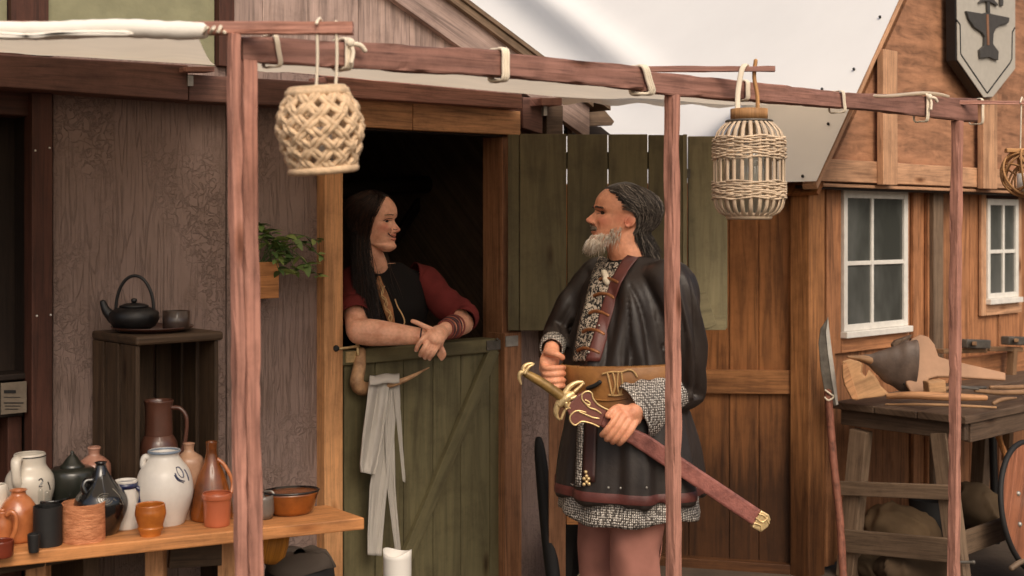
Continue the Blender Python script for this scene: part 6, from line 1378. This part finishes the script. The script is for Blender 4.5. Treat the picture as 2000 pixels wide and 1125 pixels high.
# dress and sleeves
blk = cloth('black_wool', lin(26,22,21), weave=500, var=.3, rough=.85); redc = cloth('brick_red_linen', lin(110,44,42), weave=500, var=.3, scale=14)
mb = MB(); v_ = crm([Vector((z, a, b)) for z, a, b, fo in WR_], 4); fo_ = crs([t[3] for t in WR_], 4); loft(mb, [wring(v.x, v.y, v.z, f_) for v, f_ in zip(v_, fo_)], 64); dm = remesh(mb, .008, 2, 'dress')
A = verts(dm)
for i in range(len(A)): p = Vector(A[i]); A[i] += np.array((p-wc).normalized())*.006*noise.noise(p*14)
setv(dm, A); db = bvh(dm); shift(dm, wc); part('dress', dm, blk, wom)
for nm_, P, rr_ in (('sleeve', [W(700, 548, 4.92), rs_, (rs_+re_)/2+Vector((-.004, 0, 0)), W(692, 606, 4.78), W(694, 618, 4.755)], [.06, .066, .062, .060, .056]), ('sleeve', [W(808, 545, 5.02), ls_, (ls_+le_)/2+Vector((0, -.004, .004)), W(890, 606, 4.985), W(906, 618, 4.965), W(904, 626, 4.94)], [.06, .064, .060, .058, .056, .050])):
    Q_ = crm(P, 7); r8 = crs(rr_, 7); mb = MB(); g = []
    for i, (p, r0) in enumerate(zip(Q_, r8)):
        tg = (Q_[min(i+1, len(Q_)-1)]-Q_[max(i-1, 0)]).normalized(); X = tg.cross(Vector((0, 1, 0))).normalized(); Y = tg.cross(X)
        g.append([p+(X*math.cos(t)+Y*math.sin(t))*r0*(1+.05*math.sin(i*.9+2*math.sin(t))+.06*noise.noise(Vector((math.cos(t)*2, math.sin(t)*2, i*.35)))) for t in np.linspace(0, 2*math.pi, 49)])
    mb.grid(g); part(nm_, mb, redc, wom, solid=.004)
band(db, [(540, 736, 742), (556, 735, 748), (575, 739, 757), (600, 747, 766), (625, 756, 770), (640, 763, 771)], plain('tan_underdress', lin(176,120,78), .7, 0, .4, 40, .3), wom, 'lacing_panel', .004, m=4)
lcord = plain('pale_cord', lin(206,168,120), .7)
for L in ([(742, 552), (748, 570), (744, 580), (756, 592), (752, 604), (764, 616), (762, 632), (770, 640)], [(750, 560), (744, 575), (754, 586), (750, 598), (762, 610), (758, 622), (768, 634)]): line(db, L, .0026, lcord, wom, 'lacing', .007)
P = [hit(db, 770, 586, .01), hit(db, 774, 600, .014), W(786, 615, 4.80), W(790, 630, 4.79), W(782, 640, 4.79), W(770, 640, 4.79), W(764, 646, 4.79)]; mb = MB(); mb.tube(crm([p for p in P if p], 5), .0026, 8); part('cord_loop', mb, lcord, wom)
# wrist wraps
ax_ = (lw_-le_).normalized(); X = ax_.cross(Z3).normalized(); Y = ax_.cross(X); cols = [plain('wrap_%d' % i, c_, .6, 0, .2, 40) for i, c_ in enumerate((lin(128,60,52), lin(74,38,44), lin(160,90,70), lin(52,34,40)))]
for i in range(9):
    t = .52+.05*i; p = le_.lerp(lw_, t); r0 = np.interp(t, [0, .4, .75, 1], [.042, .042, .034, .027])+.004; tx, ty = random.uniform(-.25, .25), random.uniform(-.25, .25)
    mb = MB(); mb.tube([p+(X*math.cos(a)+Y*math.sin(a))*r0+ax_*r0*(tx*math.cos(a)+ty*math.sin(a)) for a in np.linspace(0, 6.283, 33)[:-1]], .0042, 8, closed=True); part('bracelet', mb, cols[i % 4], wom)
mb = MB(); a2 = (rw_-re_).normalized(); X2 = a2.cross(Z3).normalized(); Y2 = a2.cross(X2); mb.tube([rw_-a2*.006+(X2*math.cos(a)+Y2*math.sin(a))*.030 for a in np.linspace(0, 6.283, 33)[:-1]], .0028, 8, closed=True); part('bracelet', mb, cols[3], wom)
# hair: long, parted, hanging in front of both shoulders
random.seed(8); lines = []
for i in range(3600):
    sg = random.choice((-1, 1)); t0 = R(random.uniform(22, 178)); z0 = random.uniform(.86, .99) if t0 < R(60) else random.uniform(.55, .99); te = R(random.uniform(80, 172)); off = random.uniform(.01, .05); P = []; zend = random.uniform(.16, .30)
    for k in np.linspace(0, 1, 7):
        t = t0+(max(te, t0)-t0)*k**.6; z = z0-(z0-zend)*k**1.25; x, y = wh.base(t, z); rr = 1+off/.3*(1 if k > .1 else .5); P.append(wh.w(-.03+(x+.03)*rr, sg*y*rr, z+.012))
    hang = random.uniform(.9, 1.75); dx = random.uniform(-.05, .22) if sg < 0 else random.uniform(.0, .3); dy = random.uniform(-.05, .12)
    for k in (.2, .4, .6, .8, 1): P.append(P[6]+(wh.f*dx*k*wh.H+wh.l*sg*dy*k*wh.H-Z3*hang*k*wh.H)+WFW*.05*max(0, k-.3)+Vector((.004*math.sin(k*9+i), 0, 0)))
    lines.append(crm(P, 2))
whm = hairmat('dark_brown_hair', [(0, lin(20,14,12)), (.6, lin(36,25,20)), (1, lin(74,50,38))], .4)
part('hair', strands(lines, .0009), whm, wom)
mb = MB(); g = []
for z in np.linspace(.25, .995, 24):
    row = []
    for t in np.linspace(R(-180), R(180), 49):
        at_ = abs(t); zmin = .89-.02*at_ if at_ < R(35) else .87-(at_-R(35))/R(40)*.37 if at_ < R(75) else .50-(at_-R(75))/R(12)*.35 if at_ < R(87) else .15
        x, y = wh.base(t, z); inside = z > zmin; q = 1.04 if inside else .92; row.append(wh.w(-.03+(x+.03)*q, y*q, z+(.012 if inside else 0)))
    g.append(row)
mb.grid(g)
for q in range(len(mb.f)): mb.uv[q] = [(.2, 0)]*4
part('hair_base', mb, whm, wom)
lines = []
for sg in (-1, 1):
    for i in range(45):
        y = random.uniform(.05, .20); z = .600+random.uniform(-.005, .005)-1.6*(y-.13)**2; x, yy = wh.base(math.asin(y/.31), z); x, _, _ = wh.feat(x, y, z); p = wh.w(x+.003, sg*y, z); lines.append([p, p+wh.l*sg*.005+wh.f*.001, p+wh.l*sg*.010-Z3*.001])
part('eyebrow', strands(lines, .0009), hairmat('brow_hair_brown', [(0, lin(40,26,20)), (1, lin(64,42,32))]), wom)
